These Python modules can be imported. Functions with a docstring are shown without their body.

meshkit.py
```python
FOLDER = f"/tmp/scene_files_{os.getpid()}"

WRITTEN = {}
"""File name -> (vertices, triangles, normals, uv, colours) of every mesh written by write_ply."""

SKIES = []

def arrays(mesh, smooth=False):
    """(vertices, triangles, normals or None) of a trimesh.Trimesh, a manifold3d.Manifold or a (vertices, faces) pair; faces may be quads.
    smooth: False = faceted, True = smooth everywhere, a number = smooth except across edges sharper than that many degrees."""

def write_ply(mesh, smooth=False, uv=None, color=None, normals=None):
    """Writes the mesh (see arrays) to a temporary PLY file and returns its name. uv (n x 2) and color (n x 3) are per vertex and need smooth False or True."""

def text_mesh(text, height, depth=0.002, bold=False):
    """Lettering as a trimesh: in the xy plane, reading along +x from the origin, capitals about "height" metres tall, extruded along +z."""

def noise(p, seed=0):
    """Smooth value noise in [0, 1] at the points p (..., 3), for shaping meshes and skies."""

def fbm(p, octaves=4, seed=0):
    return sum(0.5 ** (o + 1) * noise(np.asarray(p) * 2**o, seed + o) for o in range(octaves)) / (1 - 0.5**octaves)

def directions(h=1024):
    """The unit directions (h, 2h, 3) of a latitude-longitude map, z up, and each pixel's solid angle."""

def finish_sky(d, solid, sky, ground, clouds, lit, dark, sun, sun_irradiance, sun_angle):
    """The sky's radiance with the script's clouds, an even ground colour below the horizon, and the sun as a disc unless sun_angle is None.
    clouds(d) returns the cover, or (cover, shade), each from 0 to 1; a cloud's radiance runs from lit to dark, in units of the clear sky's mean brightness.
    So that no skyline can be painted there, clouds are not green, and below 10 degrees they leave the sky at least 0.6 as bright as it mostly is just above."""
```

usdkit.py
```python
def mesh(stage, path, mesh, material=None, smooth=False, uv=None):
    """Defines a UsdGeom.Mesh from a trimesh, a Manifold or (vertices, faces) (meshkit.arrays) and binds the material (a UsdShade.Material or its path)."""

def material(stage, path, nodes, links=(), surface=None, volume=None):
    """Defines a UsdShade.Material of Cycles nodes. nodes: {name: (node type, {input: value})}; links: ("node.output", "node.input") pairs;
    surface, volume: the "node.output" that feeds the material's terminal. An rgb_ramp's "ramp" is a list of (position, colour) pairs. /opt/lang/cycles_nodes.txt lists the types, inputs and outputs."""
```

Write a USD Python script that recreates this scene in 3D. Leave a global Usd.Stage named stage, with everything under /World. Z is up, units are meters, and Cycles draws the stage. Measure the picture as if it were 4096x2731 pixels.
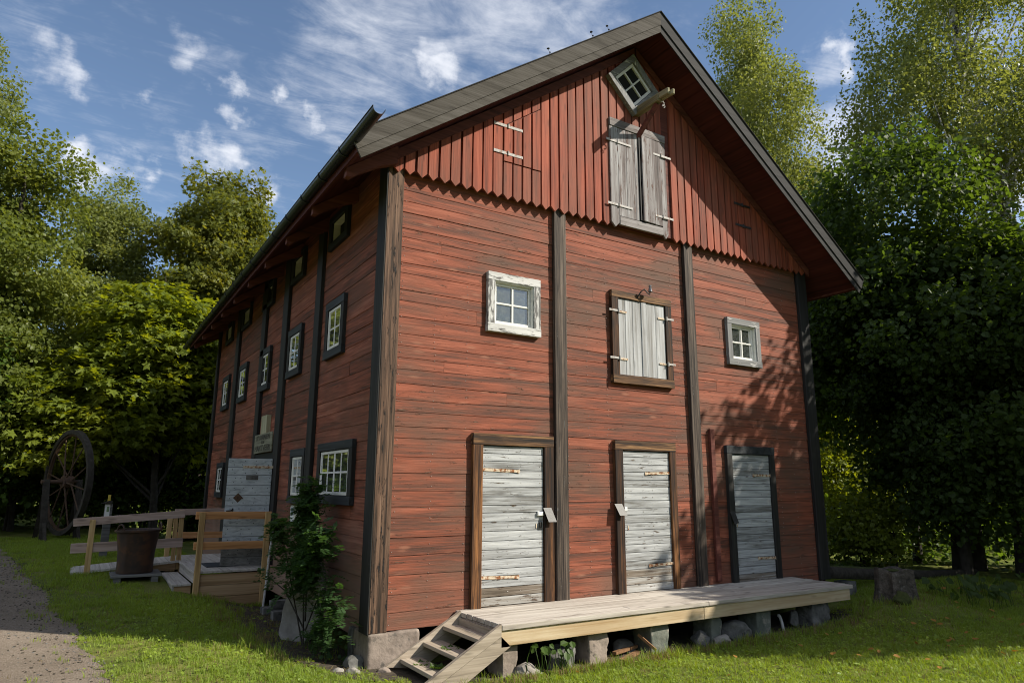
import math, random
import numpy as np, trimesh, usdkit, meshkit
from pxr import Usd, UsdGeom, UsdLux, UsdShade, Gf, Sdf, Vt

stage = Usd.Stage.CreateInMemory()
UsdGeom.SetStageUpAxis(stage, 'Z')
UsdGeom.SetStageMetersPerUnit(stage, 1.0)

# ------------------------------------------------------------------ camera
CAM = np.array([-2.8022, -7.3833, 1.8788])
RT = np.array([0.84944051, -0.52766057, 0.00501402])
UP = np.array([-0.11226259, -0.17142227, 0.97878063])
FW = np.array([0.51560443, 0.83197880, 0.20484956])
cam = UsdGeom.Camera.Define(stage, '/World/camera')
cam.CreateHorizontalApertureAttr(36.0)
cam.CreateVerticalApertureAttr(36.0 * 682 / 1024)
cam.CreateFocalLengthAttr(36.0 * 2757.17 / 4096)
cam.CreateClippingRangeAttr((0.05, 5000.0))
cam.CreateExposureAttr(0.68)
cam.AddTransformOp().Set(Gf.Matrix4d(*RT, 0, *UP, 0, *(-FW), 0, *CAM, 1))

# ------------------------------------------------------------------ sun and sky
SUN = np.array([0.85, -0.741, 0.81]); SUN /= np.linalg.norm(SUN)
SUN_EL, SUN_ROT = math.asin(SUN[2]), math.atan2(SUN[0], SUN[1])
sun = UsdLux.DistantLight.Define(stage, '/World/sun')
sun.CreateIntensityAttr(1.2); sun.CreateAngleAttr(0.5); sun.CreateNormalizeAttr(True)
sun.CreateColorAttr(Gf.Vec3f(1.0, 0.93, 0.80))
def look_matrix(zaxis):
    z = zaxis / np.linalg.norm(zaxis); x = np.cross([0, 0, 1.0], z); x /= np.linalg.norm(x); y = np.cross(z, x)
    return Gf.Matrix4d(*x, 0, *y, 0, *z, 0, 0, 0, 30, 1)
sun.AddTransformOp().Set(look_matrix(SUN))

def pixdir(x, y):   # direction in the world of a place in the sky
    k = 4096 / 2352
    d = FW + RT * (x * k - 2048) / 2757.17 - UP * (y * k - 1365.5) / 2757.17
    return d / np.linalg.norm(d)
SKY_STRENGTH = 0.092
def make_sky():
    N, L = {}, []
    N['tc'] = ('texture_coordinate', {})
    N['sky'] = ('sky_texture', {'sky_type': 'single_scattering', 'sun_disc': False, 'sun_elevation': SUN_EL, 'sun_rotation': SUN_ROT, 'air_density': 1.0, 'aerosol_density': 0.35, 'ozone_density': 1.6, 'altitude': 200.0})
    L.append(('tc.generated', 'sky.vector'))
    # places of the clouds (in the sky, as seen from the camera), radius, amount; their outlines are broken by noise
    blobs = [(1000, 165, .060, 1.15), (985, 110, .05, .80), (1020, 120, .11, .66), (880, 60, .20, .60), (1120, 30, .22, .62), (740, 150, .15, .42), (1330, 60, .16, .52), (1250, 120, .10, .5),
             (150, 165, .040, .85), (90, 140, .045, .70), (30, 115, .04, .55), (155, 360, .050, 1.25), (215, 395, .055, .95), (330, 410, .032, 1.0), (470, 352, .050, 1.0), (610, 400, .045, 1.3), (570, 385, .04, .9),
             (515, 230, .030, .8), (545, 250, .026, .55), (622, 182, .026, .75), (430, 145, .045, .62), (295, 215, .030, .72), (745, 265, .035, .72), (600, 270, .22, .30), (820, 230, .14, .45), (400, 300, .25, .22),
             (1915, 145, .030, 1.0), (1880, 180, .06, .6), (1920, 290, .07, .95), (1900, 380, .07, .9), (2352, 100, .1, .5), (2330, 420, .08, .95), (40, 20, .3, .18)]
    N['wn'] = ('noise_texture', {'scale': 11.0, 'detail': 6.0, 'roughness': 0.58}); N['wo'] = ('vector_math', {'math_type': 'subtract', 'vector2': (0.5, 0.5, 0.5)}); N['ws'] = ('vector_math', {'math_type': 'scale', 'scale': 0.15}); N['wd'] = ('vector_math', {'math_type': 'add'})
    L += [('tc.generated', 'wn.vector'), ('wn.color', 'wo.vector1'), ('wo.vector', 'ws.vector1'), ('ws.vector', 'wd.vector1'), ('tc.generated', 'wd.vector2')]
    prev = None
    for i, (x, y, r, a) in enumerate(blobs):
        c = pixdir(x, y)
        N[f'd{i}'] = ('vector_math', {'math_type': 'distance', 'vector2': tuple(c)})
        N[f'm{i}'] = ('map_range', {'range_type': 'smoothstep', 'from_min': 0.0, 'from_max': r, 'to_min': a, 'to_max': 0.0, 'clamp': True})
        L += [('wd.vector', f'd{i}.vector1'), (f'd{i}.value', f'm{i}.value')]
        if prev is None:
            prev = f'm{i}.result'
        else:
            N[f's{i}'] = ('math', {'math_type': 'maximum'})
            L += [(prev, f's{i}.value1'), (f'm{i}.result', f's{i}.value2')]; prev = f's{i}.value'
    # the same thin scattered cloud goes on over the rest of the sky
    N['dr'] = ('vector_math', {'math_type': 'distance', 'vector2': tuple(FW / np.linalg.norm(FW))}); N['mr'] = ('map_range', {'range_type': 'smoothstep', 'from_min': 0.75, 'from_max': 1.05, 'to_min': 0.0, 'to_max': 0.62, 'clamp': True}); N['sr'] = ('math', {'math_type': 'maximum'})
    L += [('tc.generated', 'dr.vector1'), ('dr.value', 'mr.value'), (prev, 'sr.value1'), ('mr.result', 'sr.value2')]; prev = 'sr.value'
    # wind-drawn detail: noise on a plane high above
    N['sx'] = ('separate_xyz', {}); L.append(('tc.generated', 'sx.vector'))
    N['zc'] = ('math', {'math_type': 'maximum', 'value2': 0.06}); L.append(('sx.z', 'zc.value1'))
    N['px'] = ('math', {'math_type': 'divide'}); N['py'] = ('math', {'math_type': 'divide'})
    L += [('sx.x', 'px.value1'), ('zc.value', 'px.value2'), ('sx.y', 'py.value1'), ('zc.value', 'py.value2')]
    N['pl'] = ('combine_xyz', {'z': 0.0}); L += [('px.value', 'pl.x'), ('py.value', 'pl.y')]
    N['mp'] = ('mapping', {'rotation': (0, 0, 0.9), 'scale': (1.5, 4.0, 1.0)}); L.append(('pl.vector', 'mp.vector'))
    N['n1'] = ('noise_texture', {'scale': 2.2, 'detail': 10.0, 'roughness': 0.66, 'distortion': 1.0}); L.append(('mp.vector', 'n1.vector'))
    N['n2'] = ('noise_texture', {'scale': 7.0, 'detail': 10.0, 'roughness': 0.62, 'distortion': 0.2}); L.append(('pl.vector', 'n2.vector'))
    N['nm'] = ('mix_float', {'fac': 0.5}); L += [('n1.fac', 'nm.a'), ('n2.fac', 'nm.b')]
    N['na'] = ('map_range', {'from_min': 0.30, 'from_max': 0.70, 'to_min': -0.40, 'to_max': 0.40, 'clamp': False}); L.append(('nm.result', 'na.value'))
    N['nb'] = ('math', {'math_type': 'add'}); L += [(prev, 'nb.value1'), ('na.result', 'nb.value2')]
    N['cv'] = ('map_range', {'range_type': 'smoothstep', 'from_min': 0.10, 'from_max': 1.25, 'to_min': 0.0, 'to_max': 0.92, 'clamp': True}); L.append(('nb.value', 'cv.value'))
    N['mx'] = ('mix_color', {'b': (6.6, 6.8, 7.3), 'use_clamp': False}); L += [('cv.result', 'mx.fac'), ('sky.color', 'mx.a')]
    N['bg'] = ('background_shader', {'strength': SKY_STRENGTH}); L.append(('mx.result', 'bg.color'))
    return usdkit.material(stage, '/World/Looks/sky', N, L, surface='bg.background')
dome = UsdLux.DomeLight.Define(stage, '/World/sky')
UsdShade.MaterialBindingAPI.Apply(dome.GetPrim()).Bind(make_sky())
dome.GetPrim().SetCustomDataByKey('kind', 'structure')
dome.GetPrim().SetCustomDataByKey('label', 'blue sky with thin wind-drawn white clouds')

# ------------------------------------------------------------------ naming helpers
used = {}
def free(parent, name):
    key = parent + '/' + name
    n = used.get(key, 0); used[key] = n + 1
    return key if n == 0 else f'{key}_{n:03d}'
def tag(prim, label=None, cat=None, group=None, kind=None):
    for k, v in (('label', label), ('category', cat), ('group', group), ('kind', kind)):
        if v: prim.SetCustomDataByKey(k, v)
    return prim
def thing(name, label, cat, group=None, loc=None):
    p = free('/World', name); x = UsdGeom.Xform.Define(stage, p)
    if loc is not None: x.AddTranslateOp().Set(Gf.Vec3d(*map(float, loc)))
    tag(x.GetPrim(), label, cat, group); return p
def part(parent, name, mesh, mat, label=None, smooth=False, kind=None):
    p = free(parent, name); m = usdkit.mesh(stage, p, mesh, M[mat], smooth)
    if label: m.GetPrim().SetCustomDataByKey('label', label)
    if kind: m.GetPrim().SetCustomDataByKey('kind', kind)
    return p
def solo(name, mesh, mat, label, cat, smooth=False, group=None, kind=None):
    p = free('/World', name); m = usdkit.mesh(stage, p, mesh, M[mat], smooth); tag(m.GetPrim(), label, cat, group, kind); return p

# ------------------------------------------------------------------ mesh helpers
class MB:
    def __init__(s): s.v = []; s.f = []; s.n = 0
    def add(s, v, f):
        v = np.asarray(v, float); f = np.asarray(f, int)
        if f.shape[1] == 4: f = np.vstack([f[:, [0, 1, 2]], f[:, [0, 2, 3]]])
        s.v.append(v); s.f.append(f + s.n); s.n += len(v); return s
    def box(s, lo, hi, c=0.0): return s.add(*boxm(lo, hi, c))
    def mesh(s): return (np.vstack(s.v), np.vstack(s.f))
BOXF = np.array([[0, 2, 3, 1], [4, 5, 7, 6], [0, 1, 5, 4], [2, 6, 7, 3], [0, 4, 6, 2], [1, 3, 7, 5]])
_hullcache = {}
def boxm(lo, hi, c=0.0):
    lo, hi = np.minimum(lo, hi).astype(float), np.maximum(lo, hi).astype(float)
    if c <= 0:
        v = np.array([[(lo, hi)[i][0], (lo, hi)[j][1], (lo, hi)[k][2]] for i in (0, 1) for j in (0, 1) for k in (0, 1)])
        return v, np.vstack([BOXF[:, [0, 1, 2]], BOXF[:, [0, 2, 3]]])
    c = min(c, 0.45 * (hi - lo).min())
    if 'f' not in _hullcache:
        pts = []
        for i in (0, 1):
            for j in (0, 1):
                for k in (0, 1):
                    for a in range(3):
                        q = np.array([i, j, k], float) * 2 - 1
                        off = np.array([0.3 if b != a else 0 for b in range(3)]); pts.append(q * (1 - off))
        pts = np.array(pts); hull = trimesh.convex.convex_hull(pts)
        # map the hull's vertices back to indices
        idx = np.array([np.argmin(np.abs(pts - hv).sum(1)) for hv in hull.vertices])
        _hullcache['f'] = idx[hull.faces]; _hullcache['p'] = pts
    pts = _hullcache['p']; cen, half = (lo + hi) / 2, (hi - lo) / 2
    v = cen + np.sign(pts) * (half - np.where(np.abs(pts) < 0.99, c, 0))
    return v, _hullcache['f']
def tube(points, radii, sides=7, cap=True):
    p = np.asarray(points, float); t = np.gradient(p, axis=0); t /= np.linalg.norm(t, axis=1, keepdims=True) + 1e-12
    ref = np.array([0, 0, 1.0]) if abs(t[:, 2]).mean() < 0.8 else np.array([1.0, 0, 0])
    a = np.cross(t, ref); a /= np.linalg.norm(a, axis=1, keepdims=True) + 1e-12; b = np.cross(t, a)
    ang = np.arange(sides) * 2 * np.pi / sides
    r = np.broadcast_to(radii, (len(p),))[:, None, None]
    v = (p[:, None] + r * (np.cos(ang)[None, :, None] * a[:, None] + np.sin(ang)[None, :, None] * b[:, None])).reshape(-1, 3)
    i, j = np.meshgrid(np.arange(len(p) - 1), np.arange(sides), indexing='ij')
    q = np.stack([i * sides + j, i * sides + (j + 1) % sides, (i + 1) * sides + (j + 1) % sides, (i + 1) * sides + j], -1).reshape(-1, 4)
    q = q[:, ::-1]
    f = np.vstack([q[:, [0, 1, 2]], q[:, [0, 2, 3]]])
    if cap:
        n = len(v); v = np.vstack([v, p[:1], p[-1:]]); e = (len(p) - 1) * sides; k = np.arange(sides)
        f = np.vstack([f, np.stack([np.full(sides, n), k, (k + 1) % sides], 1), np.stack([np.full(sides, n + 1), e + (k + 1) % sides, e + k], 1)])
    return v, f
def extrude(poly, axis, a0, a1):
    """A convex polygon in the plane of the two other axes, pulled along axis."""
    poly = np.asarray(poly, float); n = len(poly); o = [k for k in range(3) if k != axis]
    v = np.zeros((2 * n, 3)); v[:n, o] = poly; v[n:, o] = poly; v[:n, axis] = a0; v[n:, axis] = a1
    f = [[0, k, k + 1] for k in range(1, n - 1)] + [[n, n + k + 1, n + k] for k in range(1, n - 1)]
    for k in range(n):
        j = (k + 1) % n; f += [[k, n + k, n + j], [k, n + j, j]]
    return v, orient(v, np.array(f))
def orient(v, f):
    """Turns a closed mesh's faces outwards."""
    a, b, c = v[f[:, 0]], v[f[:, 1]], v[f[:, 2]]
    return f if np.einsum('ij,ij->i', a, np.cross(b, c)).sum() > 0 else f[:, ::-1]
def bar(p0, p1, w, h, up=(0, 0, 1), c=0.0):
    """A straight timber from p0 to p1: w across, h along up."""
    p0, p1 = np.asarray(p0, float), np.asarray(p1, float); L = np.linalg.norm(p1 - p0); t = (p1 - p0) / L
    s = np.cross(t, up); s /= np.linalg.norm(s); u = np.cross(s, t)
    v, f = boxm((0, -w / 2, -h / 2), (L, w / 2, h / 2), c)
    v = p0 + v[:, :1] * t + v[:, 1:2] * -s + v[:, 2:3] * u
    return v, orient(v - v.mean(0), f)
def rock(cen, rad, seed, sub=3, rough=0.35, facets=9):
    m = trimesh.creation.icosphere(subdivisions=sub); v = np.array(m.vertices); rng = np.random.default_rng(seed)
    for _ in range(facets):   # planes cut the ball into a broken block
        n = rng.normal(size=3); n /= np.linalg.norm(n); d = rng.uniform(0.55, 0.85); k = v @ n
        v -= np.outer(np.maximum(k - d, 0) * 0.92, n)
    v *= (1 + rough * (meshkit.fbm(v * 2.2 + seed, 4, seed) - 0.5))[:, None]
    return v * np.asarray(rad) + np.asarray(cen), m.faces
def block(lo, hi, seed, amp=0.02, n=7):
    """A worn block of concrete or stone: a box with broken, lumpy faces."""
    lo, hi = np.array(lo, float), np.array(hi, float); b = trimesh.creation.box(extents=[1, 1, 1])
    for _ in range(4): b = b.subdivide()
    v = np.array(b.vertices); r = np.linalg.norm(np.maximum(np.abs(v) - 0.42, 0), axis=1)
    v *= 1 - 0.35 * np.maximum(r - 0.08, 0)[:, None]
    p = v * (hi - lo); nrm = v / np.abs(v).max(1, keepdims=True)
    p += nrm * (amp * 2 * (meshkit.fbm(p * 7 + seed * 3.1, 5, seed) - 0.55))[:, None]
    return p + (lo + hi) / 2, b.faces

# ------------------------------------------------------------------ materials
M = {}
def mat(name, N, L, surface='p.BSDF'):
    M[name] = usdkit.material(stage, '/World/Looks/' + name, N, L, surface=surface); return M[name]
def wood(name, axis, cols, rough=0.75, peel=None, var=0.5, bump=0.5, knots=0.5, fine=34.0, streak=9.0, warm=None, spec=0.25, damp=None, con=0.16, kcol=None, a1=1.1, a2=0.55):
    """Sawn timber: grain along axis (0, 1, 2), four tones from dark to light, each piece with its own tone; peel = (colour, amount) of paint or bare wood in flakes."""
    s = [fine] * 3; s[axis] = a1; s2 = [streak] * 3; s2[axis] = a2; s3 = [9.0] * 3; s3[axis] = 2.2; s4 = [26.0] * 3; s4[axis] = 4.0
    N = {'g': ('geometry', {}), 'o': ('object_info', {}), 'ov': ('combine_xyz', {}), 'om': ('vector_math', {'math_type': 'scale', 'scale': 53.0}), 'a': ('vector_math', {'math_type': 'add'}),
         'm1': ('mapping', {'scale': tuple(s)}), 'n1': ('noise_texture', {'scale': 1.0, 'detail': 7.0, 'roughness': 0.62, 'distortion': 0.6}),
         'm2': ('mapping', {'scale': tuple(s2)}), 'n2': ('noise_texture', {'scale': 1.0, 'detail': 5.0, 'roughness': 0.55, 'distortion': 0.4}),
         'mx': ('mix_float', {'fac': 0.5}), 'rv': ('map_range', {'to_min': -var / 2, 'to_max': var / 2}), 'ad': ('math', {'math_type': 'add'}),
         'st': ('map_range', {'from_min': 0.5 - con, 'from_max': 0.5 + con, 'to_min': 0.0, 'to_max': 1.0, 'clamp': False}),
         'r': ('rgb_ramp', {'ramp': [(0.0, cols[0]), (0.33, cols[1]), (0.62, cols[2]), (1.0, cols[3])]}),
         'm3': ('mapping', {'scale': tuple(s3)}), 'v': ('voronoi_texture', {'scale': 1.0, 'randomness': 1.0}), 'kr': ('map_range', {'range_type': 'smoothstep', 'from_min': 0.06, 'from_max': 0.22, 'to_min': knots, 'to_max': 0.0, 'clamp': True}),
         'km': ('mix_color', {'b': kcol or tuple(0.45 * np.array(cols[0]) + 0.1 * np.array(cols[2]))}),
         'b': ('bump', {'strength': bump, 'distance': 0.006}), 'p': ('principled_bsdf', {'roughness': rough, 'specular_ior_level': spec})}
    L = [('o.random', 'ov.x'), ('o.random', 'ov.y'), ('o.random', 'ov.z'), ('ov.vector', 'om.vector1'), ('g.position', 'a.vector1'), ('om.vector', 'a.vector2'),
         ('a.vector', 'm1.vector'), ('m1.vector', 'n1.vector'), ('a.vector', 'm2.vector'), ('m2.vector', 'n2.vector'), ('n1.fac', 'mx.a'), ('n2.fac', 'mx.b'),
         ('o.random', 'rv.value'), ('mx.result', 'st.value'), ('st.result', 'ad.value1'), ('rv.result', 'ad.value2'), ('ad.value', 'r.fac'),
         ('a.vector', 'm3.vector'), ('m3.vector', 'v.vector'), ('v.distance', 'kr.value'), ('kr.result', 'km.fac'), ('r.color', 'km.a')]
    out = 'km.result'; hgt = 'n1.fac'
    if peel:
        col, amt = peel
        N |= {'m4': ('mapping', {'scale': tuple(s4)}), 'n4': ('noise_texture', {'scale': 1.0, 'detail': 8.0, 'roughness': 0.68}), 'pl': ('map_range', {'range_type': 'smoothstep', 'from_min': 0.62 - amt * 0.3, 'from_max': 0.68 - amt * 0.3, 'to_min': 0.0, 'to_max': 1.0, 'clamp': True}),
              'pm': ('mix_color', {'b': col}), 'ph': ('math', {'math_type': 'add'})}
        L += [('a.vector', 'm4.vector'), ('m4.vector', 'n4.vector'), ('n4.fac', 'pl.value'), ('pl.result', 'pm.fac'), (out, 'pm.a'), ('pl.result', 'ph.value1'), ('n1.fac', 'ph.value2')]
        out, hgt = 'pm.result', 'ph.value'
    if warm:   # large weathered areas of another tone
        col, amt = warm
        N |= {'n5': ('noise_texture', {'scale': 0.9, 'detail': 6.0, 'roughness': 0.6}), 'w': ('map_range', {'range_type': 'smoothstep', 'from_min': 0.42, 'from_max': 0.66, 'to_min': 0.0, 'to_max': amt, 'clamp': True}), 'wm': ('mix_color', {'b': col})}
        m5 = [1.5] * 3; m5[axis] = 0.55; N['m5'] = ('mapping', {'scale': tuple(m5)})
        L += [('g.position', 'm5.vector'), ('m5.vector', 'n5.vector'), ('n5.fac', 'w.value'), ('w.result', 'wm.fac'), (out, 'wm.a')]; out = 'wm.result'
    if damp:   # greyed and bleached near the ground, by height
        col, z0, z1, amt = damp
        N |= {'sz': ('separate_xyz', {}), 'dn': ('noise_texture', {'scale': 2.0, 'detail': 5.0}), 'dz': ('math', {'math_type': 'multiply_add', 'value2': 1.3}), 'dr': ('map_range', {'range_type': 'smoothstep', 'from_min': z0 + 0.65, 'from_max': z1 + 0.65, 'to_min': amt, 'to_max': 0.0, 'clamp': True}), 'dm': ('mix_color', {'b': col})}
        L += [('g.position', 'sz.vector'), ('a.vector', 'dn.vector'), ('dn.fac', 'dz.value1'), ('sz.z', 'dz.value3'), ('dz.value', 'dr.value'), ('dr.result', 'dm.fac'), (out, 'dm.a')]; out = 'dm.result'
    L += [(out, 'p.base_color'), (hgt, 'b.height'), ('b.normal', 'p.normal')]
    return mat(name, N, L)
def plain(name, c0, c1, scale=8.0, rough=0.7, metallic=0.0, bump=0.3, detail=6.0, dist=0.01, spec=0.3, spots=None):
    N = {'g': ('geometry', {}), 'n': ('noise_texture', {'scale': scale, 'detail': detail, 'roughness': 0.62}), 'st': ('map_range', {'from_min': 0.3, 'from_max': 0.7, 'clamp': True}), 'm': ('mix_color', {'a': c0, 'b': c1}),
         'b': ('bump', {'strength': bump, 'distance': dist}), 'p': ('principled_bsdf', {'roughness': rough, 'metallic': metallic, 'specular_ior_level': spec})}
    L = [('g.position', 'n.vector'), ('n.fac', 'st.value'), ('st.result', 'm.fac'), ('n.fac', 'b.height'), ('b.normal', 'p.normal')]
    out = 'm.result'
    if spots:
        col, sc, lo, hi = spots
        N |= {'n2': ('noise_texture', {'scale': sc, 'detail': 6.0, 'roughness': 0.65}), 's2': ('map_range', {'range_type': 'smoothstep', 'from_min': lo, 'from_max': hi, 'clamp': True}), 'm2': ('mix_color', {'b': col})}
        L += [('g.position', 'n2.vector'), ('n2.fac', 's2.value'), ('s2.result', 'm2.fac'), (out, 'm2.a')]; out = 'm2.result'
    L.append((out, 'p.base_color')); return mat(name, N, L)
RED = [(0.080, 0.036, 0.025), (0.148, 0.050, 0.030), (0.218, 0.062, 0.033), (0.300, 0.094, 0.054)]
wood('red_plank', 0, RED, var=0.36, peel=((0.15, 0.085, 0.058), 0.0), warm=((0.108, 0.062, 0.043), 0.85), knots=0.6, kcol=(0.30, 0.13, 0.08), bump=1.0, fine=58, a1=1.8, streak=13, a2=0.9, con=0.13, damp=((0.17, 0.090, 0.062), 0.3, 1.1, 0.40))
wood('red_plank_side', 1, [(0.045, 0.024, 0.016), (0.135, 0.042, 0.024), (0.215, 0.064, 0.036), (0.32, 0.12, 0.076)], var=0.45, warm=((0.10, 0.05, 0.032), 0.7), knots=0.5, kcol=(0.27, 0.11, 0.065), bump=0.9, fine=52, a1=1.8, streak=12, a2=0.9, damp=((0.24, 0.165, 0.125), 0.5, 1.8, 0.85))
wood('red_board', 2, [(0.11, 0.031, 0.018), (0.205, 0.048, 0.025), (0.275, 0.064, 0.033), (0.35, 0.095, 0.052)], var=0.45, warm=((0.15, 0.066, 0.044), 0.6), knots=0.6, bump=0.7, fine=52, a1=1.6, streak=14, a2=0.8, con=0.14)
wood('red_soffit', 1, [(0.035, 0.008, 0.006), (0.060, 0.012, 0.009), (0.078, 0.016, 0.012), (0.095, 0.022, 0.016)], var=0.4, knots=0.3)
wood('red_timber', 0, [(0.05, 0.018, 0.013), (0.095, 0.028, 0.020), (0.125, 0.038, 0.027), (0.17, 0.058, 0.042)], var=0.2, knots=0.3)
plain('backing', (0.02, 0.008, 0.006), (0.035, 0.012, 0.009), 6.0, 0.9)
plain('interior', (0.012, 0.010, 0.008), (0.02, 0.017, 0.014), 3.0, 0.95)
wood('corner_wood', 2, [(0.012, 0.009, 0.007), (0.044, 0.027, 0.018), (0.098, 0.056, 0.036), (0.175, 0.108, 0.072)], var=0.1, peel=((0.016, 0.015, 0.015), 0.14), knots=0.5, bump=1.0, fine=60, streak=22, a1=1.6, con=0.12)
wood('post_wood', 2, [(0.014, 0.011, 0.010), (0.035, 0.027, 0.022), (0.078, 0.058, 0.045), (0.155, 0.122, 0.098)], var=0.2, peel=((0.17, 0.165, 0.16), 0.02), knots=0.5, bump=1.0, fine=60, streak=20, a1=1.6, con=0.12)
wood('tar_wood', 2, [(0.008, 0.007, 0.0065), (0.015, 0.014, 0.0135), (0.021, 0.020, 0.019), (0.040, 0.037, 0.034)], rough=0.65, var=0.2, knots=0.1)
wood('tar_wood_flat', 1, [(0.008, 0.009, 0.010), (0.016, 0.018, 0.021), (0.024, 0.027, 0.031), (0.04, 0.044, 0.05)], rough=0.55, var=0.2, knots=0.1)
wood('tar_flaked', 1, [(0.008, 0.009, 0.010), (0.016, 0.018, 0.021), (0.024, 0.027, 0.031), (0.035, 0.038, 0.042)], rough=0.55, var=0.1, knots=0.1, peel=((0.35, 0.34, 0.32), -0.12))
wood('frame_up', 2, [(0.010, 0.007, 0.006), (0.032, 0.016, 0.009), (0.075, 0.033, 0.014), (0.24, 0.105, 0.036)], var=0.35, knots=0.5, bump=0.8, streak=20, fine=55, a1=2.0, con=0.13)
wood('frame_across', 0, [(0.010, 0.008, 0.007), (0.040, 0.023, 0.014), (0.115, 0.058, 0.026), (0.33, 0.185, 0.080)], var=0.35, knots=0.5, bump=0.9, streak=20, fine=55, a1=2.0, con=0.13)
wood('door_paint', 0, [(0.12, 0.115, 0.105), (0.25, 0.255, 0.255), (0.35, 0.36, 0.365), (0.47, 0.48, 0.48)], var=0.42, peel=((0.11, 0.085, 0.062), 0.02), knots=0.5, bump=0.8, fine=55, a1=2.2, streak=16, a2=1.2, con=0.15)
wood('door_worn', 0, [(0.07, 0.055, 0.04), (0.17, 0.14, 0.11), (0.30, 0.29, 0.27), (0.46, 0.46, 0.45)], var=0.3, peel=((0.10, 0.065, 0.045), 0.10), knots=0.5, bump=0.8)
wood('shutter_paint', 2, [(0.16, 0.15, 0.135), (0.28, 0.28, 0.28), (0.38, 0.385, 0.39), (0.49, 0.50, 0.505)], var=0.3, peel=((0.20, 0.15, 0.10), -0.08), knots=0.4, bump=0.5)
wood('shutter_worn', 2, [(0.05, 0.042, 0.040), (0.125, 0.102, 0.097), (0.225, 0.210, 0.208), (0.37, 0.365, 0.365)], var=0.3, peel=((0.13, 0.075, 0.058), 0.12), knots=0.5, bump=0.8)
wood('shutter_frame', 0, [(0.05, 0.044, 0.042), (0.11, 0.095, 0.09), (0.19, 0.17, 0.165), (0.29, 0.27, 0.265)], var=0.3, peel=((0.13, 0.07, 0.055), 0.08), bump=0.8)
wood('white_flaked', 0, [(0.30, 0.295, 0.28), (0.43, 0.425, 0.41), (0.51, 0.505, 0.49), (0.58, 0.575, 0.56)], var=0.2, peel=((0.13, 0.125, 0.12), 0.26), knots=0.2, bump=0.7)
wood('white_flaked_up', 2, [(0.30, 0.295, 0.28), (0.43, 0.425, 0.41), (0.51, 0.505, 0.49), (0.58, 0.575, 0.56)], var=0.2, peel=((0.13, 0.125, 0.12), 0.46), knots=0.2, bump=0.7)
wood('grey_flaked', 0, [(0.09, 0.09, 0.09), (0.15, 0.15, 0.15), (0.19, 0.19, 0.19), (0.25, 0.25, 0.25)], var=0.2, peel=((0.52, 0.51, 0.49), 0.20), knots=0.2, bump=0.7)
wood('grey_flaked_up', 2, [(0.09, 0.09, 0.09), (0.15, 0.15, 0.15), (0.19, 0.19, 0.19), (0.25, 0.25, 0.25)], var=0.2, peel=((0.52, 0.51, 0.49), 0.16), knots=0.2, bump=0.7)
plain('white_paint', (0.56, 0.55, 0.51), (0.68, 0.67, 0.63), 14.0, 0.5, bump=0.15, spots=((0.30, 0.24, 0.16), 40.0, 0.66, 0.74))
plain('cream_lining', (0.46, 0.44, 0.34), (0.60, 0.57, 0.46), 12.0, 0.6, bump=0.2)
plain('black_crack', (0.006, 0.006, 0.006), (0.010, 0.009, 0.008), 10.0, 0.9)
wood('barge_paint', 0, [(0.040, 0.036, 0.031), (0.060, 0.054, 0.046), (0.076, 0.069, 0.060), (0.100, 0.091, 0.081)], rough=0.8, var=0.15, knots=0.5, bump=0.7, spec=0.08, fine=50, a1=1.5, con=0.13)
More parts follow.
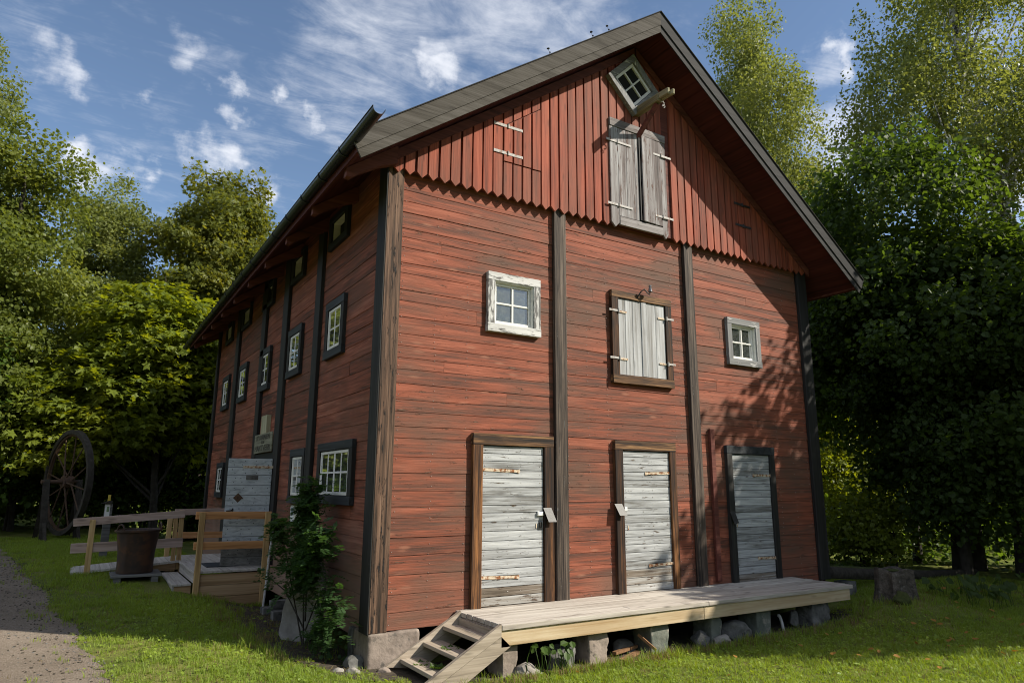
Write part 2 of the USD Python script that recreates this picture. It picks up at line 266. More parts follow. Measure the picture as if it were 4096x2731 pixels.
wood('barge_dark', 0, [(0.015, 0.0145, 0.0145), (0.024, 0.0235, 0.0235), (0.031, 0.030, 0.030), (0.040, 0.039, 0.038)], rough=0.75, var=0.15, knots=0.25, bump=0.3, spec=0.12)
plain('roof_cover', (0.02, 0.02, 0.02), (0.04, 0.037, 0.034), 5.0, 0.9, spec=0.1)
wood('deck_wood', 0, [(0.20, 0.17, 0.145), (0.37, 0.33, 0.285), (0.46, 0.42, 0.37), (0.55, 0.51, 0.455)], var=0.35, knots=0.75, bump=0.4, rough=0.8)
wood('new_wood', 0, [(0.30, 0.21, 0.11), (0.46, 0.365, 0.235), (0.53, 0.44, 0.30), (0.60, 0.515, 0.37)], var=0.15, knots=0.4, bump=0.3, warm=((0.33, 0.21, 0.10), 0.5))
wood('stair_wood', 0, [(0.15, 0.125, 0.10), (0.26, 0.215, 0.165), (0.335, 0.28, 0.22), (0.42, 0.36, 0.29)], var=0.3, knots=0.6, bump=0.5)
wood('stair_tread', 1, [(0.15, 0.125, 0.10), (0.26, 0.215, 0.165), (0.335, 0.28, 0.22), (0.42, 0.36, 0.29)], var=0.3, knots=0.6, bump=0.5)
wood('rail_orange', 0, [(0.21, 0.10, 0.04), (0.42, 0.205, 0.08), (0.52, 0.265, 0.115), (0.60, 0.34, 0.165)], var=0.2, knots=0.6, bump=0.3)
wood('rail_pink', 0, [(0.22, 0.16, 0.13), (0.37, 0.27, 0.225), (0.46, 0.345, 0.295), (0.55, 0.43, 0.375)], var=0.2, knots=0.6, bump=0.3)
wood('rail_post', 2, [(0.22, 0.13, 0.055), (0.41, 0.265, 0.115), (0.51, 0.345, 0.16), (0.60, 0.43, 0.22)], var=0.3, knots=0.5, bump=0.3)
wood('skirt_wood', 0, [(0.13, 0.075, 0.038), (0.26, 0.165, 0.085), (0.36, 0.235, 0.125), (0.45, 0.31, 0.18)], var=0.3, knots=0.7, bump=0.4)
wood('porch_board', 1, [(0.25, 0.225, 0.20), (0.40, 0.365, 0.33), (0.49, 0.455, 0.415), (0.57, 0.53, 0.49)], var=0.3, knots=0.5, bump=0.4)
wood('blue_grey_door', 0, [(0.19, 0.215, 0.235), (0.36, 0.395, 0.425), (0.44, 0.48, 0.515), (0.52, 0.56, 0.59)], var=0.2, peel=((0.10, 0.085, 0.07), -0.16), knots=0.25, bump=0.35)
wood('bare_grey', 0, [(0.05, 0.048, 0.046), (0.10, 0.098, 0.095), (0.15, 0.147, 0.143), (0.21, 0.21, 0.205)], var=0.2, knots=0.3, bump=0.6)
wood('sign_wood', 1, [(0.07, 0.065, 0.045), (0.15, 0.145, 0.10), (0.22, 0.215, 0.155), (0.30, 0.29, 0.21)], var=0.1, knots=0.2, bump=0.5)
wood('sign_new', 2, [(0.22, 0.20, 0.12), (0.34, 0.32, 0.21), (0.40, 0.38, 0.26), (0.46, 0.44, 0.31)], var=0.1, knots=0.2, bump=0.3)
plain('sign_letters', (0.03, 0.026, 0.02), (0.055, 0.048, 0.036), 20.0, 0.8)
wood('old_beam', 1, [(0.06, 0.052, 0.03), (0.15, 0.13, 0.07), (0.24, 0.21, 0.12), (0.34, 0.31, 0.19)], var=0.1, knots=0.3, bump=0.9)
plain('iron_pale', (0.30, 0.285, 0.27), (0.42, 0.40, 0.38), 40.0, 0.6, bump=0.4, spots=((0.16, 0.075, 0.035), 22.0, 0.52, 0.66))
plain('iron_rust', (0.50, 0.40, 0.29), (0.58, 0.50, 0.38), 30.0, 0.7, bump=0.4, spots=((0.24, 0.095, 0.035), 18.0, 0.46, 0.60))
plain('rust', (0.05, 0.032, 0.023), (0.105, 0.058, 0.036), 12.0, 0.75, bump=0.4, metallic=0.0)
plain('pot_iron', (0.022, 0.016, 0.014), (0.055, 0.030, 0.021), 7.0, 0.55, bump=0.35, spots=((0.075, 0.034, 0.018), 4.0, 0.5, 0.62))
plain('dark_iron', (0.015, 0.014, 0.014), (0.03, 0.028, 0.027), 20.0, 0.5, bump=0.2)
plain('sheet_metal', (0.085, 0.082, 0.08), (0.12, 0.117, 0.114), 30.0, 0.5, bump=0.2)
plain('gutter_paint', (0.010, 0.012, 0.012), (0.014, 0.016, 0.016), 6.0, 0.28, bump=0.05, spec=0.5)
plain('porcelain', (0.10, 0.10, 0.11), (0.16, 0.16, 0.17), 20.0, 0.2, bump=0.05, spec=0.6)
plain('concrete', (0.15, 0.12, 0.10), (0.31, 0.255, 0.215), 5.0, 0.9, bump=0.8, dist=0.03, detail=9.0, spots=((0.09, 0.08, 0.07), 9.0, 0.56, 0.68))
plain('concrete_green', (0.08, 0.095, 0.08), (0.17, 0.175, 0.15), 6.0, 0.9, bump=0.7, dist=0.03, detail=9.0, spots=((0.25, 0.23, 0.20), 7.0, 0.56, 0.66))
plain('stone', (0.055, 0.055, 0.052), (0.18, 0.175, 0.165), 7.0, 0.85, bump=0.8, dist=0.02, detail=9.0, spots=((0.05, 0.05, 0.048), 12.0, 0.55, 0.7))
plain('pale_stone', (0.18, 0.16, 0.14), (0.33, 0.305, 0.275), 9.0, 0.85, bump=0.5, dist=0.015)
plain('slab_stone', (0.22, 0.205, 0.19), (0.42, 0.40, 0.37), 6.0, 0.9, bump=0.7, dist=0.02, detail=10.0, spots=((0.34, 0.33, 0.31), 7.0, 0.60, 0.70))
plain('bark_dark', (0.022, 0.019, 0.015), (0.06, 0.052, 0.043), 9.0, 0.95, bump=0.9, dist=0.03)
plain('bark_birch', (0.36, 0.35, 0.33), (0.50, 0.48, 0.45), 4.0, 0.8, bump=0.5, dist=0.02, spots=((0.03, 0.027, 0.025), 5.0, 0.50, 0.58))
plain('bark_stump', (0.03, 0.026, 0.021), (0.12, 0.10, 0.082), 12.0, 0.95, bump=1.0, dist=0.05, spots=((0.20, 0.19, 0.17), 8.0, 0.60, 0.68))
plain('soil', (0.030, 0.024, 0.017), (0.085, 0.068, 0.048), 16.0, 0.95, bump=0.9, dist=0.03, detail=8.0)
plain('moss', (0.025, 0.035, 0.008), (0.065, 0.075, 0.02), 20.0, 0.95, bump=0.8)
plain('mat_rubber', (0.03, 0.035, 0.042), (0.06, 0.068, 0.078), 90.0, 0.9, bump=0.6)
plain('paper', (0.66, 0.66, 0.64), (0.72, 0.72, 0.70), 6.0, 0.7, bump=0.02)
plain('paper_cream', (0.58, 0.56, 0.46), (0.64, 0.62, 0.52), 6.0, 0.7, bump=0.02)
plain('paper_ink', (0.10, 0.14, 0.17), (0.28, 0.34, 0.38), 30.0, 0.7, bump=0.02)
plain('paper_leafprint', (0.07, 0.14, 0.05), (0.30, 0.36, 0.22), 60.0, 0.7, bump=0.02)
plain('yellow_wood', (0.52, 0.38, 0.05), (0.60, 0.46, 0.08), 10.0, 0.6, bump=0.2)
plain('white_pipe', (0.48, 0.47, 0.46), (0.58, 0.57, 0.56), 10.0, 0.6, bump=0.1)
plain('broken_wood', (0.13, 0.065, 0.03), (0.30, 0.17, 0.085), 15.0, 0.9, bump=0.6)
def glass(name, dust, dustcol, rough=0.03):
    N = {'g': ('geometry', {}), 'n': ('noise_texture', {'scale': 14.0, 'detail': 8.0, 'roughness': 0.7}), 'd': ('map_range', {'range_type': 'smoothstep', 'from_min': 0.38, 'from_max': 0.75, 'to_min': dust * 0.35, 'to_max': dust, 'clamp': True}),
         'fr': ('fresnel', {'IOR': 1.6}), 't': ('transparent_bsdf', {'color': (0.8, 0.84, 0.82)}), 'gl': ('glossy_bsdf', {'color': (1, 1, 1), 'roughness': rough}), 'm': ('mix_closure', {}), 'df': ('diffuse_bsdf', {'color': dustcol}), 'm2': ('mix_closure', {})}
    L = [('fr.fac', 'm.fac'), ('t.BSDF', 'm.closure1'), ('gl.BSDF', 'm.closure2'), ('g.position', 'n.vector'), ('n.fac', 'd.value'), ('d.result', 'm2.fac'), ('m.closure', 'm2.closure1'), ('df.BSDF', 'm2.closure2')]
    return mat(name, N, L, 'm2.closure')
glass('dusty_glass', 0.22, (0.30, 0.33, 0.30))
glass('clear_glass', 0.05, (0.4, 0.42, 0.4))
def leaf(name, dark, mid, light, trans, scale=0.5, rough=0.45, tw=0.45):
    N = {'g': ('geometry', {}), 'o': ('object_info', {}), 'n': ('noise_texture', {'scale': scale, 'detail': 3.0}), 'nm': ('map_range', {'from_min': 0.3, 'from_max': 0.7, 'to_min': -0.22, 'to_max': 0.22}), 'a': ('math', {'math_type': 'add'}),
         'r': ('rgb_ramp', {'ramp': [(0.0, dark), (0.5, mid), (1.0, light)]}), 'tm': ('mix_color', {'blend_type': 'multiply', 'fac': 1.0, 'b': trans}),
         'p': ('principled_bsdf', {'roughness': rough, 'specular_ior_level': 0.25}), 't': ('translucent_bsdf', {}), 'm': ('mix_closure', {'fac': tw}), 'sc': ('mix_color', {'blend_type': 'multiply', 'fac': 1.0, 'b': (2.0, 2.0, 2.0), 'use_clamp': False})}
    N['bs'] = ('mix_color', {'blend_type': 'multiply', 'fac': 1.0, 'b': (1.25, 1.22, 1.2), 'use_clamp': False})
    L = [('r.color', 'bs.a'), ('g.position', 'n.vector'), ('n.fac', 'nm.value'), ('g.random_per_island', 'a.value1'), ('nm.result', 'a.value2'), ('a.value', 'r.fac'), ('bs.result', 'p.base_color'), ('r.color', 'sc.a'), ('sc.result', 'tm.a'), ('tm.result', 't.color'), ('p.BSDF', 'm.closure1'), ('t.BSDF', 'm.closure2')]
    return mat(name, N, L, 'm.closure')
leaf('leaf_birch', (0.105, 0.130, 0.038), (0.205, 0.235, 0.080), (0.38, 0.39, 0.165), (1.3, 1.15, 0.55))
leaf('leaf_oak', (0.092, 0.118, 0.024), (0.215, 0.235, 0.054), (0.40, 0.39, 0.115), (1.3, 1.15, 0.5))
leaf('leaf_maple', (0.055, 0.095, 0.018), (0.105, 0.155, 0.028), (0.19, 0.225, 0.045), (1.4, 1.25, 0.35))
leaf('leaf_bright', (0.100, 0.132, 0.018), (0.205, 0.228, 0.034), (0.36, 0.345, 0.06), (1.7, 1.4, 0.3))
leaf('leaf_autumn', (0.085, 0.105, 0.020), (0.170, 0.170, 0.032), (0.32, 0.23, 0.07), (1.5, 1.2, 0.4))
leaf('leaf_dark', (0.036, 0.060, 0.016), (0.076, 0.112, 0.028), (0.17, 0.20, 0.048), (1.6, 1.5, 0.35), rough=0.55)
leaf('leaf_rowan', (0.040, 0.080, 0.028), (0.075, 0.130, 0.045), (0.13, 0.19, 0.06), (1.2, 1.2, 0.5))
leaf('leaf_fern', (0.045, 0.085, 0.016), (0.075, 0.12, 0.022), (0.11, 0.15, 0.03), (1.0, 1.0, 0.4))
leaf('grass_blade', (0.140, 0.200, 0.030), (0.250, 0.325, 0.050), (0.42, 0.42, 0.12), (1.4, 1.25, 0.32), scale=0.8, rough=0.5, tw=0.35)
leaf('grass_dry', (0.16, 0.125, 0.055), (0.22, 0.18, 0.085), (0.30, 0.25, 0.13), (1.0, 0.9, 0.5), rough=0.6, tw=0.3)
leaf('leaf_fallen', (0.25, 0.13, 0.03), (0.36, 0.22, 0.05), (0.42, 0.33, 0.10), (1.0, 0.9, 0.4), rough=0.6, tw=0.2)
def ground_mat():
    N = {'g': ('geometry', {}), 'n': ('noise_texture', {'scale': 1.3, 'detail': 7.0, 'roughness': 0.6}), 'n2': ('noise_texture', {'scale': 38.0, 'detail': 6.0, 'roughness': 0.7}), 'r': ('rgb_ramp', {'ramp': [(0.30, (0.075, 0.095, 0.022)), (0.50, (0.140, 0.170, 0.038)), (0.66, (0.20, 0.195, 0.060)), (0.8, (0.17, 0.140, 0.075))]}),
         'mm': ('mix_color', {'blend_type': 'multiply', 'fac': 0.8}), 'r2': ('rgb_ramp', {'ramp': [(0.3, (0.35, 0.35, 0.35)), (0.7, (1.3, 1.3, 1.2))]}), 'b': ('bump', {'strength': 0.7, 'distance': 0.03}), 'p': ('principled_bsdf', {'roughness': 0.95, 'specular_ior_level': 0.1})}
    L = [('g.position', 'n.vector'), ('g.position', 'n2.vector'), ('n.fac', 'r.fac'), ('n2.fac', 'r2.fac'), ('r.color', 'mm.a'), ('r2.color', 'mm.b'), ('n2.fac', 'b.height'), ('b.normal', 'p.normal'), ('mm.result', 'p.base_color')]
    mat('turf', N, L)
    N = {'g': ('geometry', {}), 'v': ('voronoi_texture', {'scale': 75.0}), 'v2': ('voronoi_texture', {'scale': 28.0}), 'n': ('noise_texture', {'scale': 1.4, 'detail': 6.0}), 'sp': ('separate_color', {}), 'mxv': ('mix_float', {'fac': 0.45}),
         'r': ('rgb_ramp', {'ramp': [(0.0, (0.12, 0.095, 0.072)), (0.5, (0.205, 0.165, 0.128)), (1.0, (0.31, 0.26, 0.21))]}), 'm': ('mix_color', {'fac': 0.4, 'blend_type': 'multiply'}), 'r2': ('rgb_ramp', {'ramp': [(0.3, (0.55, 0.53, 0.5)), (0.7, (1.1, 1.1, 1.1))]}),
         'b': ('bump', {'strength': 0.8, 'distance': 0.012}), 'p': ('principled_bsdf', {'roughness': 0.95, 'specular_ior_level': 0.15})}
    L = [('g.position', 'v.vector'), ('g.position', 'v2.vector'), ('g.position', 'n.vector'), ('v.color', 'sp.color'), ('sp.r', 'mxv.a'), ('n.fac', 'mxv.b'), ('mxv.result', 'r.fac'), ('n.fac', 'r2.fac'), ('r.color', 'm.a'), ('r2.color', 'm.b'), ('m.result', 'p.base_color'), ('v.distance', 'b.height'), ('b.normal', 'p.normal')]
    mat('gravel', N, L)
ground_mat()

# ------------------------------------------------------------------ ground
def smooth(a, b, x):
    t = np.clip((np.asarray(x, float) - a) / (b - a), 0, 1); return t * t * (3 - 2 * t)
def height(x, y):
    x, y = np.asarray(x, float), np.asarray(y, float)
    amp = 0.20 + 0.24 * smooth(2.0, 7.0, y)
    left = amp * smooth(0.0, -1.7, x)
    front = 0.20 * smooth(-1.6, -5.0, y) * smooth(-2.5, 0.5, x)
    left = np.where(y < -1, left * 1.0, left)
    h = np.maximum(left, front)
    inner = smooth(-0.3, 0.3, x) * smooth(-1.0, 0.0, y) * smooth(9.0, 8.0, x)
    h = h - 0.05 * smooth(-2.0, -0.9, y) * smooth(-0.2, 0.6, x) * smooth(7.5, 6.5, x)
    h = h + 0.26 * np.exp(-((x - 7.85) ** 2 / 0.75 + (y + 1.3) ** 2 / 0.55)) + 0.22 * smooth(7.6, 9.5, x) * smooth(-2.6, -1.0, y)
    far = smooth(20, 70, np.hypot(x, y))
    return h + 0.03 * (meshkit.fbm(np.stack([x * 0.5, y * 0.5, 0 * x], -1), 3, 5) - 0.5) + far * 1.2
def sheet(xs, ys, dz=0.0, keep=None):
    X, Y = np.meshgrid(xs, ys, indexing='ij'); Z = height(X, Y) + dz
    v = np.stack([X, Y, Z], -1).reshape(-1, 3); a, b = len(xs), len(ys); i, j = np.meshgrid(np.arange(a - 1), np.arange(b - 1), indexing='ij')
    q = np.stack([i * b + j, (i + 1) * b + j, (i + 1) * b + j + 1, i * b + j + 1], -1).reshape(-1, 4)
    if keep is not None:
        c = v[q].mean(1); q = q[keep(c[:, 0], c[:, 1])]
    f = np.vstack([q[:, [0, 1, 2]], q[:, [0, 2, 3]]]); u = np.unique(f); m = np.zeros(len(v), int); m[u] = np.arange(len(u))
    return v[u], m[f]
def axis(lo, hi, c0, c1, fine):
    near = np.arange(c0, c1 + fine / 2, fine); a = c0 - np.geomspace(fine * 1.5, c0 - lo, 22)[::-1]; b = c1 + np.geomspace(fine * 1.5, hi - c1, 22)
    return np.concatenate([a, near, b])
solo('lawn_ground', sheet(axis(-160, 160, -7, 12, 0.16), axis(-120, 160, -7, 14, 0.16)), 'turf', 'mown grass ground around the red barn', None, smooth=True, kind='structure')
def path_edge(y):   # right-hand edge of the gravel path
    e = np.interp(y, [-8, -2.0, -0.1, 1.7, 4.4, 9.9, 14, 30], [-1.95, -2.15, -2.30, -2.50, -2.95, -3.75, -4.3, -6.5])
    p = np.stack([0 * np.asarray(y, float), np.asarray(y, float) * 1.7, 0 * np.asarray(y, float)], -1)
    return e + 0.30 * (meshkit.fbm(p, 4, 3) - 0.5)
ys_ = np.arange(-9, 30, 0.05); us_ = np.linspace(0, 1, 70) ** 0.6
pe_ = path_edge(ys_) + 0.22 * (meshkit.fbm(np.stack([0 * ys_, ys_ * 5.0, 0 * ys_ + 3], -1), 3, 6) - 0.5); pl_ = path_edge(ys_) - 3.2
X_ = pl_[:, None] + (pe_ - pl_)[:, None] * us_[None]; Y_ = np.repeat(ys_[:, None], len(us_), 1)
v_ = np.stack([X_, Y_, height(X_, Y_) + 0.004], -1).reshape(-1, 3); i_, j_ = np.meshgrid(np.arange(len(ys_) - 1), np.arange(len(us_) - 1), indexing='ij'); k_ = len(us_)
q_ = np.stack([i_ * k_ + j_, i_ * k_ + j_ + 1, (i_ + 1) * k_ + j_ + 1, (i_ + 1) * k_ + j_], -1).reshape(-1, 4)
solo('gravel_path', (v_, q_), 'gravel', 'pale gravel path along the left side', None, smooth=True, kind='structure')

ys_ = np.arange(-.5, 4.6, 0.05); us_ = np.linspace(0, 1, 24)
pe_ = -.80 + .45 * smooth(1.0, -.4, ys_) + 0.40 * (meshkit.fbm(np.stack([0 * ys_, ys_ * 2.5, 0 * ys_ + 8], -1), 4, 6) - 0.5)
X_ = pe_[:, None] + (0.10 - pe_)[:, None] * us_[None]; Y_ = np.repeat(ys_[:, None], len(us_), 1); v_ = np.stack([X_, Y_, height(X_, Y_) + 0.004 + .02 * (meshkit.fbm(np.stack([X_ * 6, Y_ * 6, 0 * X_], -1), 3, 2) - .3) * np.minimum(1, us_ * 4)[None]], -1).reshape(-1, 3)
i_, j_ = np.meshgrid(np.arange(len(ys_) - 1), np.arange(len(us_) - 1), indexing='ij'); k_ = len(us_); q_ = np.stack([i_ * k_ + j_, i_ * k_ + j_ + 1, (i_ + 1) * k_ + j_ + 1, (i_ + 1) * k_ + j_], -1).reshape(-1, 4)
solo('bare_soil', (v_, q_), 'soil', 'dark bare soil strip along the side wall', None, smooth=True, kind='structure')

xs_ = np.arange(.1, 7.3, .06); us_ = np.linspace(0, 1, 20); fr_ = -1.12 + .22 * (meshkit.fbm(np.stack([xs_ * 2.2, 0 * xs_, 0 * xs_ + 5], -1), 4, 6) - 0.5)
Y_ = fr_[:, None] + (.05 - fr_)[:, None] * us_[None]; X_ = np.repeat(xs_[:, None], len(us_), 1); v_ = np.stack([X_, Y_, height(X_, Y_) + 0.004 + .03 * (meshkit.fbm(np.stack([X_ * 6, Y_ * 6, 0 * X_], -1), 3, 2) - .3) * np.minimum(1, us_ * 4)[None]], -1).reshape(-1, 3)
i_, j_ = np.meshgrid(np.arange(len(xs_) - 1), np.arange(len(us_) - 1), indexing='ij'); k_ = len(us_); q_ = np.stack([i_ * k_ + j_, (i_ + 1) * k_ + j_, (i_ + 1) * k_ + j_ + 1, i_ * k_ + j_ + 1], -1).reshape(-1, 4)
solo('bare_soil', (v_, q_), 'soil', 'dark bare soil under the long deck', None, smooth=True, kind='structure')

# ------------------------------------------------------------------ barn
WALL = 0.05      # the planks' outer face lies this far inside the trim's plane
LEN, WID = 11.8, 8.0
barn = thing('barn', 'large weathered red timber barn with steep gable roof and white doors', 'barn')
rnd = random.Random(11)
def P(plane, u0, u1, d0, d1, z0, z1):
    """Corners of a box on a wall: u along it, d outwards from the planks' face."""
    return ((u0, WALL - d1, z0), (u1, WALL - d0, z1)) if plane == 'y' else ((WALL - d1, u0, z0), (WALL - d0, u1, z1))
def wbox(plane, u0, u1, d0, d1, z0, z1, c=0.004): return boxm(*P(plane, u0, u1, d0, d1, z0, z1), c)
def wmap(plane, u, d, z):
    u, d, z = (np.asarray(a, float) for a in (u, d, z)); u, d, z = np.broadcast_arrays(u, d, z)
    return np.stack([u, WALL - d, z], -1) if plane == 'y' else np.stack([WALL - d, u, z], -1)
def plank_mesh(plane, u0, u1, zb, zt, d=0.0, tilt=0.004, thick=0.028, bev=0.004, seg=0.42):
    n = max(1, int(round((u1 - u0) / seg))); us = np.linspace(u0, u1, n + 1); b, t = zb(us), zt(us)
    ring = np.stack([wmap(plane, us, -thick, b), wmap(plane, us, d + tilt - bev, b), wmap(plane, us, d + tilt, b + bev), wmap(plane, us, d, t - bev), wmap(plane, us, d - bev, t), wmap(plane, us, -thick, t)], 1)
    v = ring.reshape(-1, 3); f = []
    for i in range(n):
        for k in range(5): f.append([i * 6 + k, (i + 1) * 6 + k, (i + 1) * 6 + k + 1, i * 6 + k + 1])
    f = np.array(f); f = np.vstack([f[:, [0, 1, 2]], f[:, [0, 2, 3]]]); e = n * 6
    f = np.vstack([f, [[0, k, k + 1] for k in range(1, 5)], [[e, e + k + 1, e + k] for k in range(1, 5)]])
    return v, (f if plane == 'y' else f[:, ::-1])
def cover_wall(plane, wall, name, material, bays, z0, z1, hmin, hmax, openings, seed, gap=0.0028, ends=0.20):
    r = random.Random(seed)
    for a, b in bays:
        zs = [z0]
        while zs[-1] < z1 - hmin * 1.4: zs.append(zs[-1] + r.uniform(hmin, hmax))
        zs[-1] = z1
        lines = []
        for i, z in enumerate(zs):
            s, am, sl = r.uniform(0, 99), (0.010 if 0 < i < len(zs) - 1 else 0.004), r.uniform(-0.004, 0.004)
            lines.append(lambda u, z=z, s=s, am=am, sl=sl: z + am * 2 * (meshkit.noise(np.stack([np.asarray(u, float) * 0.9 + s, 0 * np.asarray(u) + s, 0 * np.asarray(u)], -1), 2) - 0.5) + sl * (np.asarray(u) - (a + b) / 2) + .0045 * (meshkit.noise(np.stack([np.asarray(u, float) * 5.5 + s, 0 * np.asarray(u) + s, 0 * np.asarray(u)], -1), 7) - 0.5))
        for lo, hi in zip(lines[:-1], lines[1:]):
            zb, zt = (lambda u, f=lo: f(u) + gap / 2), (lambda u, f=hi: f(u) - gap / 2); mid = (a + b) / 2; zlo, zhi = float(zb(mid)), float(zt(mid))
            cuts = {a, b}
            for (o0, o1, q0, q1) in openings:
                if q0 < zhi and q1 > zlo: cuts |= {min(max(o0, a), b), min(max(o1, a), b)}
            if r.random() < ends and b - a > 1.5: cuts.add(r.uniform(a + 0.4, b - 0.4))
            cuts = sorted(cuts)
            for u0, u1 in zip(cuts[:-1], cuts[1:]):
                if u1 - u0 < 0.03: continue
                hole = [o for o in openings if o[0] < (u0 + u1) / 2 < o[1] and o[2] < zhi and o[3] > zlo]
                d, tl = r.uniform(-0.003, 0.003), r.uniform(0.000, 0.005); e0, e1 = u0 + 0.0015, u1 - 0.0015
                if not hole: part(wall, name, plank_mesh(plane, e0, e1, zb, zt, d, tl), material)
                else:
                    q0, q1 = hole[0][2], hole[0][3]
                    if zhi - q1 > 0.025: part(wall, name, plank_mesh(plane, e0, e1, lambda u: np.full_like(np.asarray(u, float), q1), zt, d, tl), material)
                    if q0 - zlo > 0.025: part(wall, name, plank_mesh(plane, e0, e1, zb, lambda u: np.full_like(np.asarray(u, float), q0), d, tl), material)
def wall_nails(plane, wall, bays, z0, z1, seed):
    r = random.Random(seed); m = MB()
    for a, b in bays:
        for e in (a + .05, b - .05, (a + b) / 2):
            z = z0 + .06
            while z < z1 - .05:
                u = e + r.uniform(-.015, .015)
                if r.random() < .7: m.add(*wbox(plane, u - .003, u + .003, .002, .008, z - .003, z + .003, 0))
                z += r.uniform(.07, .12)
    part(wall, 'nail', m.mesh(), 'iron_pale', kind='stuff')
def backing(plane, u0, u1, z0, z1, openings, d=-0.03, thick=0.10):
    us, zs = sorted({u0, u1} | {o[k] for o in openings for k in (0, 1)}), sorted({z0, z1} | {o[k] for o in openings for k in (2, 3)}); m = MB()
    for a, b in zip(us[:-1], us[1:]):
        run = None
        for c, e in zip(zs[:-1], zs[1:]):
            if any(o[0] < (a + b) / 2 < o[1] and o[2] < (c + e) / 2 < o[3] for o in openings): continue
            m.add(*wbox(plane, a, b, d - thick, d, c, e, 0))
    return m.mesh()
# openings (inside the casings)
WIN_F = [(1.408, 2.218, 3.798, 4.584), (5.857, 6.645, 3.799, 4.578)]
DOOR_F = [(1.229, 2.413, 0.478, 2.508), (3.443, 4.585, 0.478, 2.502), (5.670, 6.786, 0.478, 2.509)]
SHUT = (3.445, 4.616, 3.305, 4.659)
op_f = [(a + .10, b - .10, c + .10, d - .10) for a, b, c, d in WIN_F] + [(a + .12, b - .12, c - .05, d - .13) for a, b, c, d in DOOR_F]
front = part(barn, 'front_wall', backing('y', 0.02, 7.98, 0.33, 5.75, op_f), 'backing')
posts_f = [(2.448, 2.645), (4.945, 5.132)]
cover_wall('y', front, 'plank', 'red_plank', [(0.206, 2.449), (2.644, 4.946), (5.131, 7.757)], 0.335, 5.74, 0.125, 0.215, op_f, 5)
wall_nails('y', front, [(0.206, 1.2), (2.644, 3.42), (4.62, 4.946), (6.9, 7.757)], 0.34, 5.6, 3)
BIG, SM, FAR = (0.781, 2.214, 1.640, 2.429), (2.880, 3.678, 1.605, 2.410), (9.485, 10.334, 1.590, 2.369)
MID = [(1.425, 2.229), (3.514, 4.328), (5.651, 6.457), (7.729, 8.564), (9.725, 10.568)]
TOPW = [(1.478, 2.322), (3.652, 4.437), (5.76, 6.66), (7.82, 8.70), (9.87, 10.72)]
ENTR = (4.85, 6.20, 0.56, 2.32)
op_s = [(a + .11, b - .11, c + .10, d - .10) for a, b, c, d in [BIG, SM, FAR] + [(a, b, 3.60, 4.42) for a, b in MID] + [(a, b, 5.25, 5.75) for a, b in TOPW]] + [(4.95, 6.10, 0.50, 2.25)]
side = part(barn, 'side_wall', backing('x', 0.02, LEN, 0.20, 6.0, op_s), 'backing')
posts_s = [(2.555, 2.819), (4.50, 4.836), (6.211, 6.528), (8.838, 9.190)]
cover_wall('x', side, 'plank', 'red_plank_side', [(0.249, 2.556), (2.818, 4.501), (4.835, 6.212), (6.527, 8.839), (9.189, 11.59)], 0.22, 5.98, 0.17, 0.27, op_s, 8, ends=0.05)
part(barn, 'rear_wall', boxm((0.03, LEN, 0.3), (7.97, LEN + 0.1, 6.0)), 'red_timber')
part(barn, 'rear_gable', extrude([(0.03, 6.0), (7.97, 6.0), (4.0, 8.7)], 1, LEN, LEN + 0.08), 'red_timber')
part(barn, 'right_wall', boxm((7.90, 0.12, 0.3), (8.0, LEN, 5.95)), 'red_timber')
part(barn, 'floor', boxm((0.1, 0.15, 0.36), (7.9, LEN - .05, 0.42)), 'interior')
# corner posts and wall posts
def up_board(plane, u0, u1, d0, d1, z0, z1, material, name='post', c=0.006, label=None): return part(barn, name, wbox(plane, u0, u1, d0, d1, z0, z1, c), material, label)
up_board('y', 0.002, 0.207, 0.0, 0.062, 0.338, 5.70, 'corner_wood', 'corner_post', label='broad brown corner board with black streaks')
up_board('x', -0.006, 0.250, 0.0, 0.064, 0.325, 5.74, 'tar_wood', 'corner_post', label='black tarred corner board')
up_board('y', 7.756, 8.0, 0.0, 0.062, 0.40, 5.70, 'tar_wood', 'corner_post', label='black right-hand corner board')
up_board('x', 11.585, 11.80, 0.0, 0.062, 0.30, 5.95, 'tar_wood', 'corner_post')
for a, b in posts_f: up_board('y', a, b, 0.0, 0.062, 0.465, 5.68, 'post_wood')
for a, b in posts_s: up_board('x', a, b, 0.0, 0.060, 0.62, 5.95, 'tar_wood')

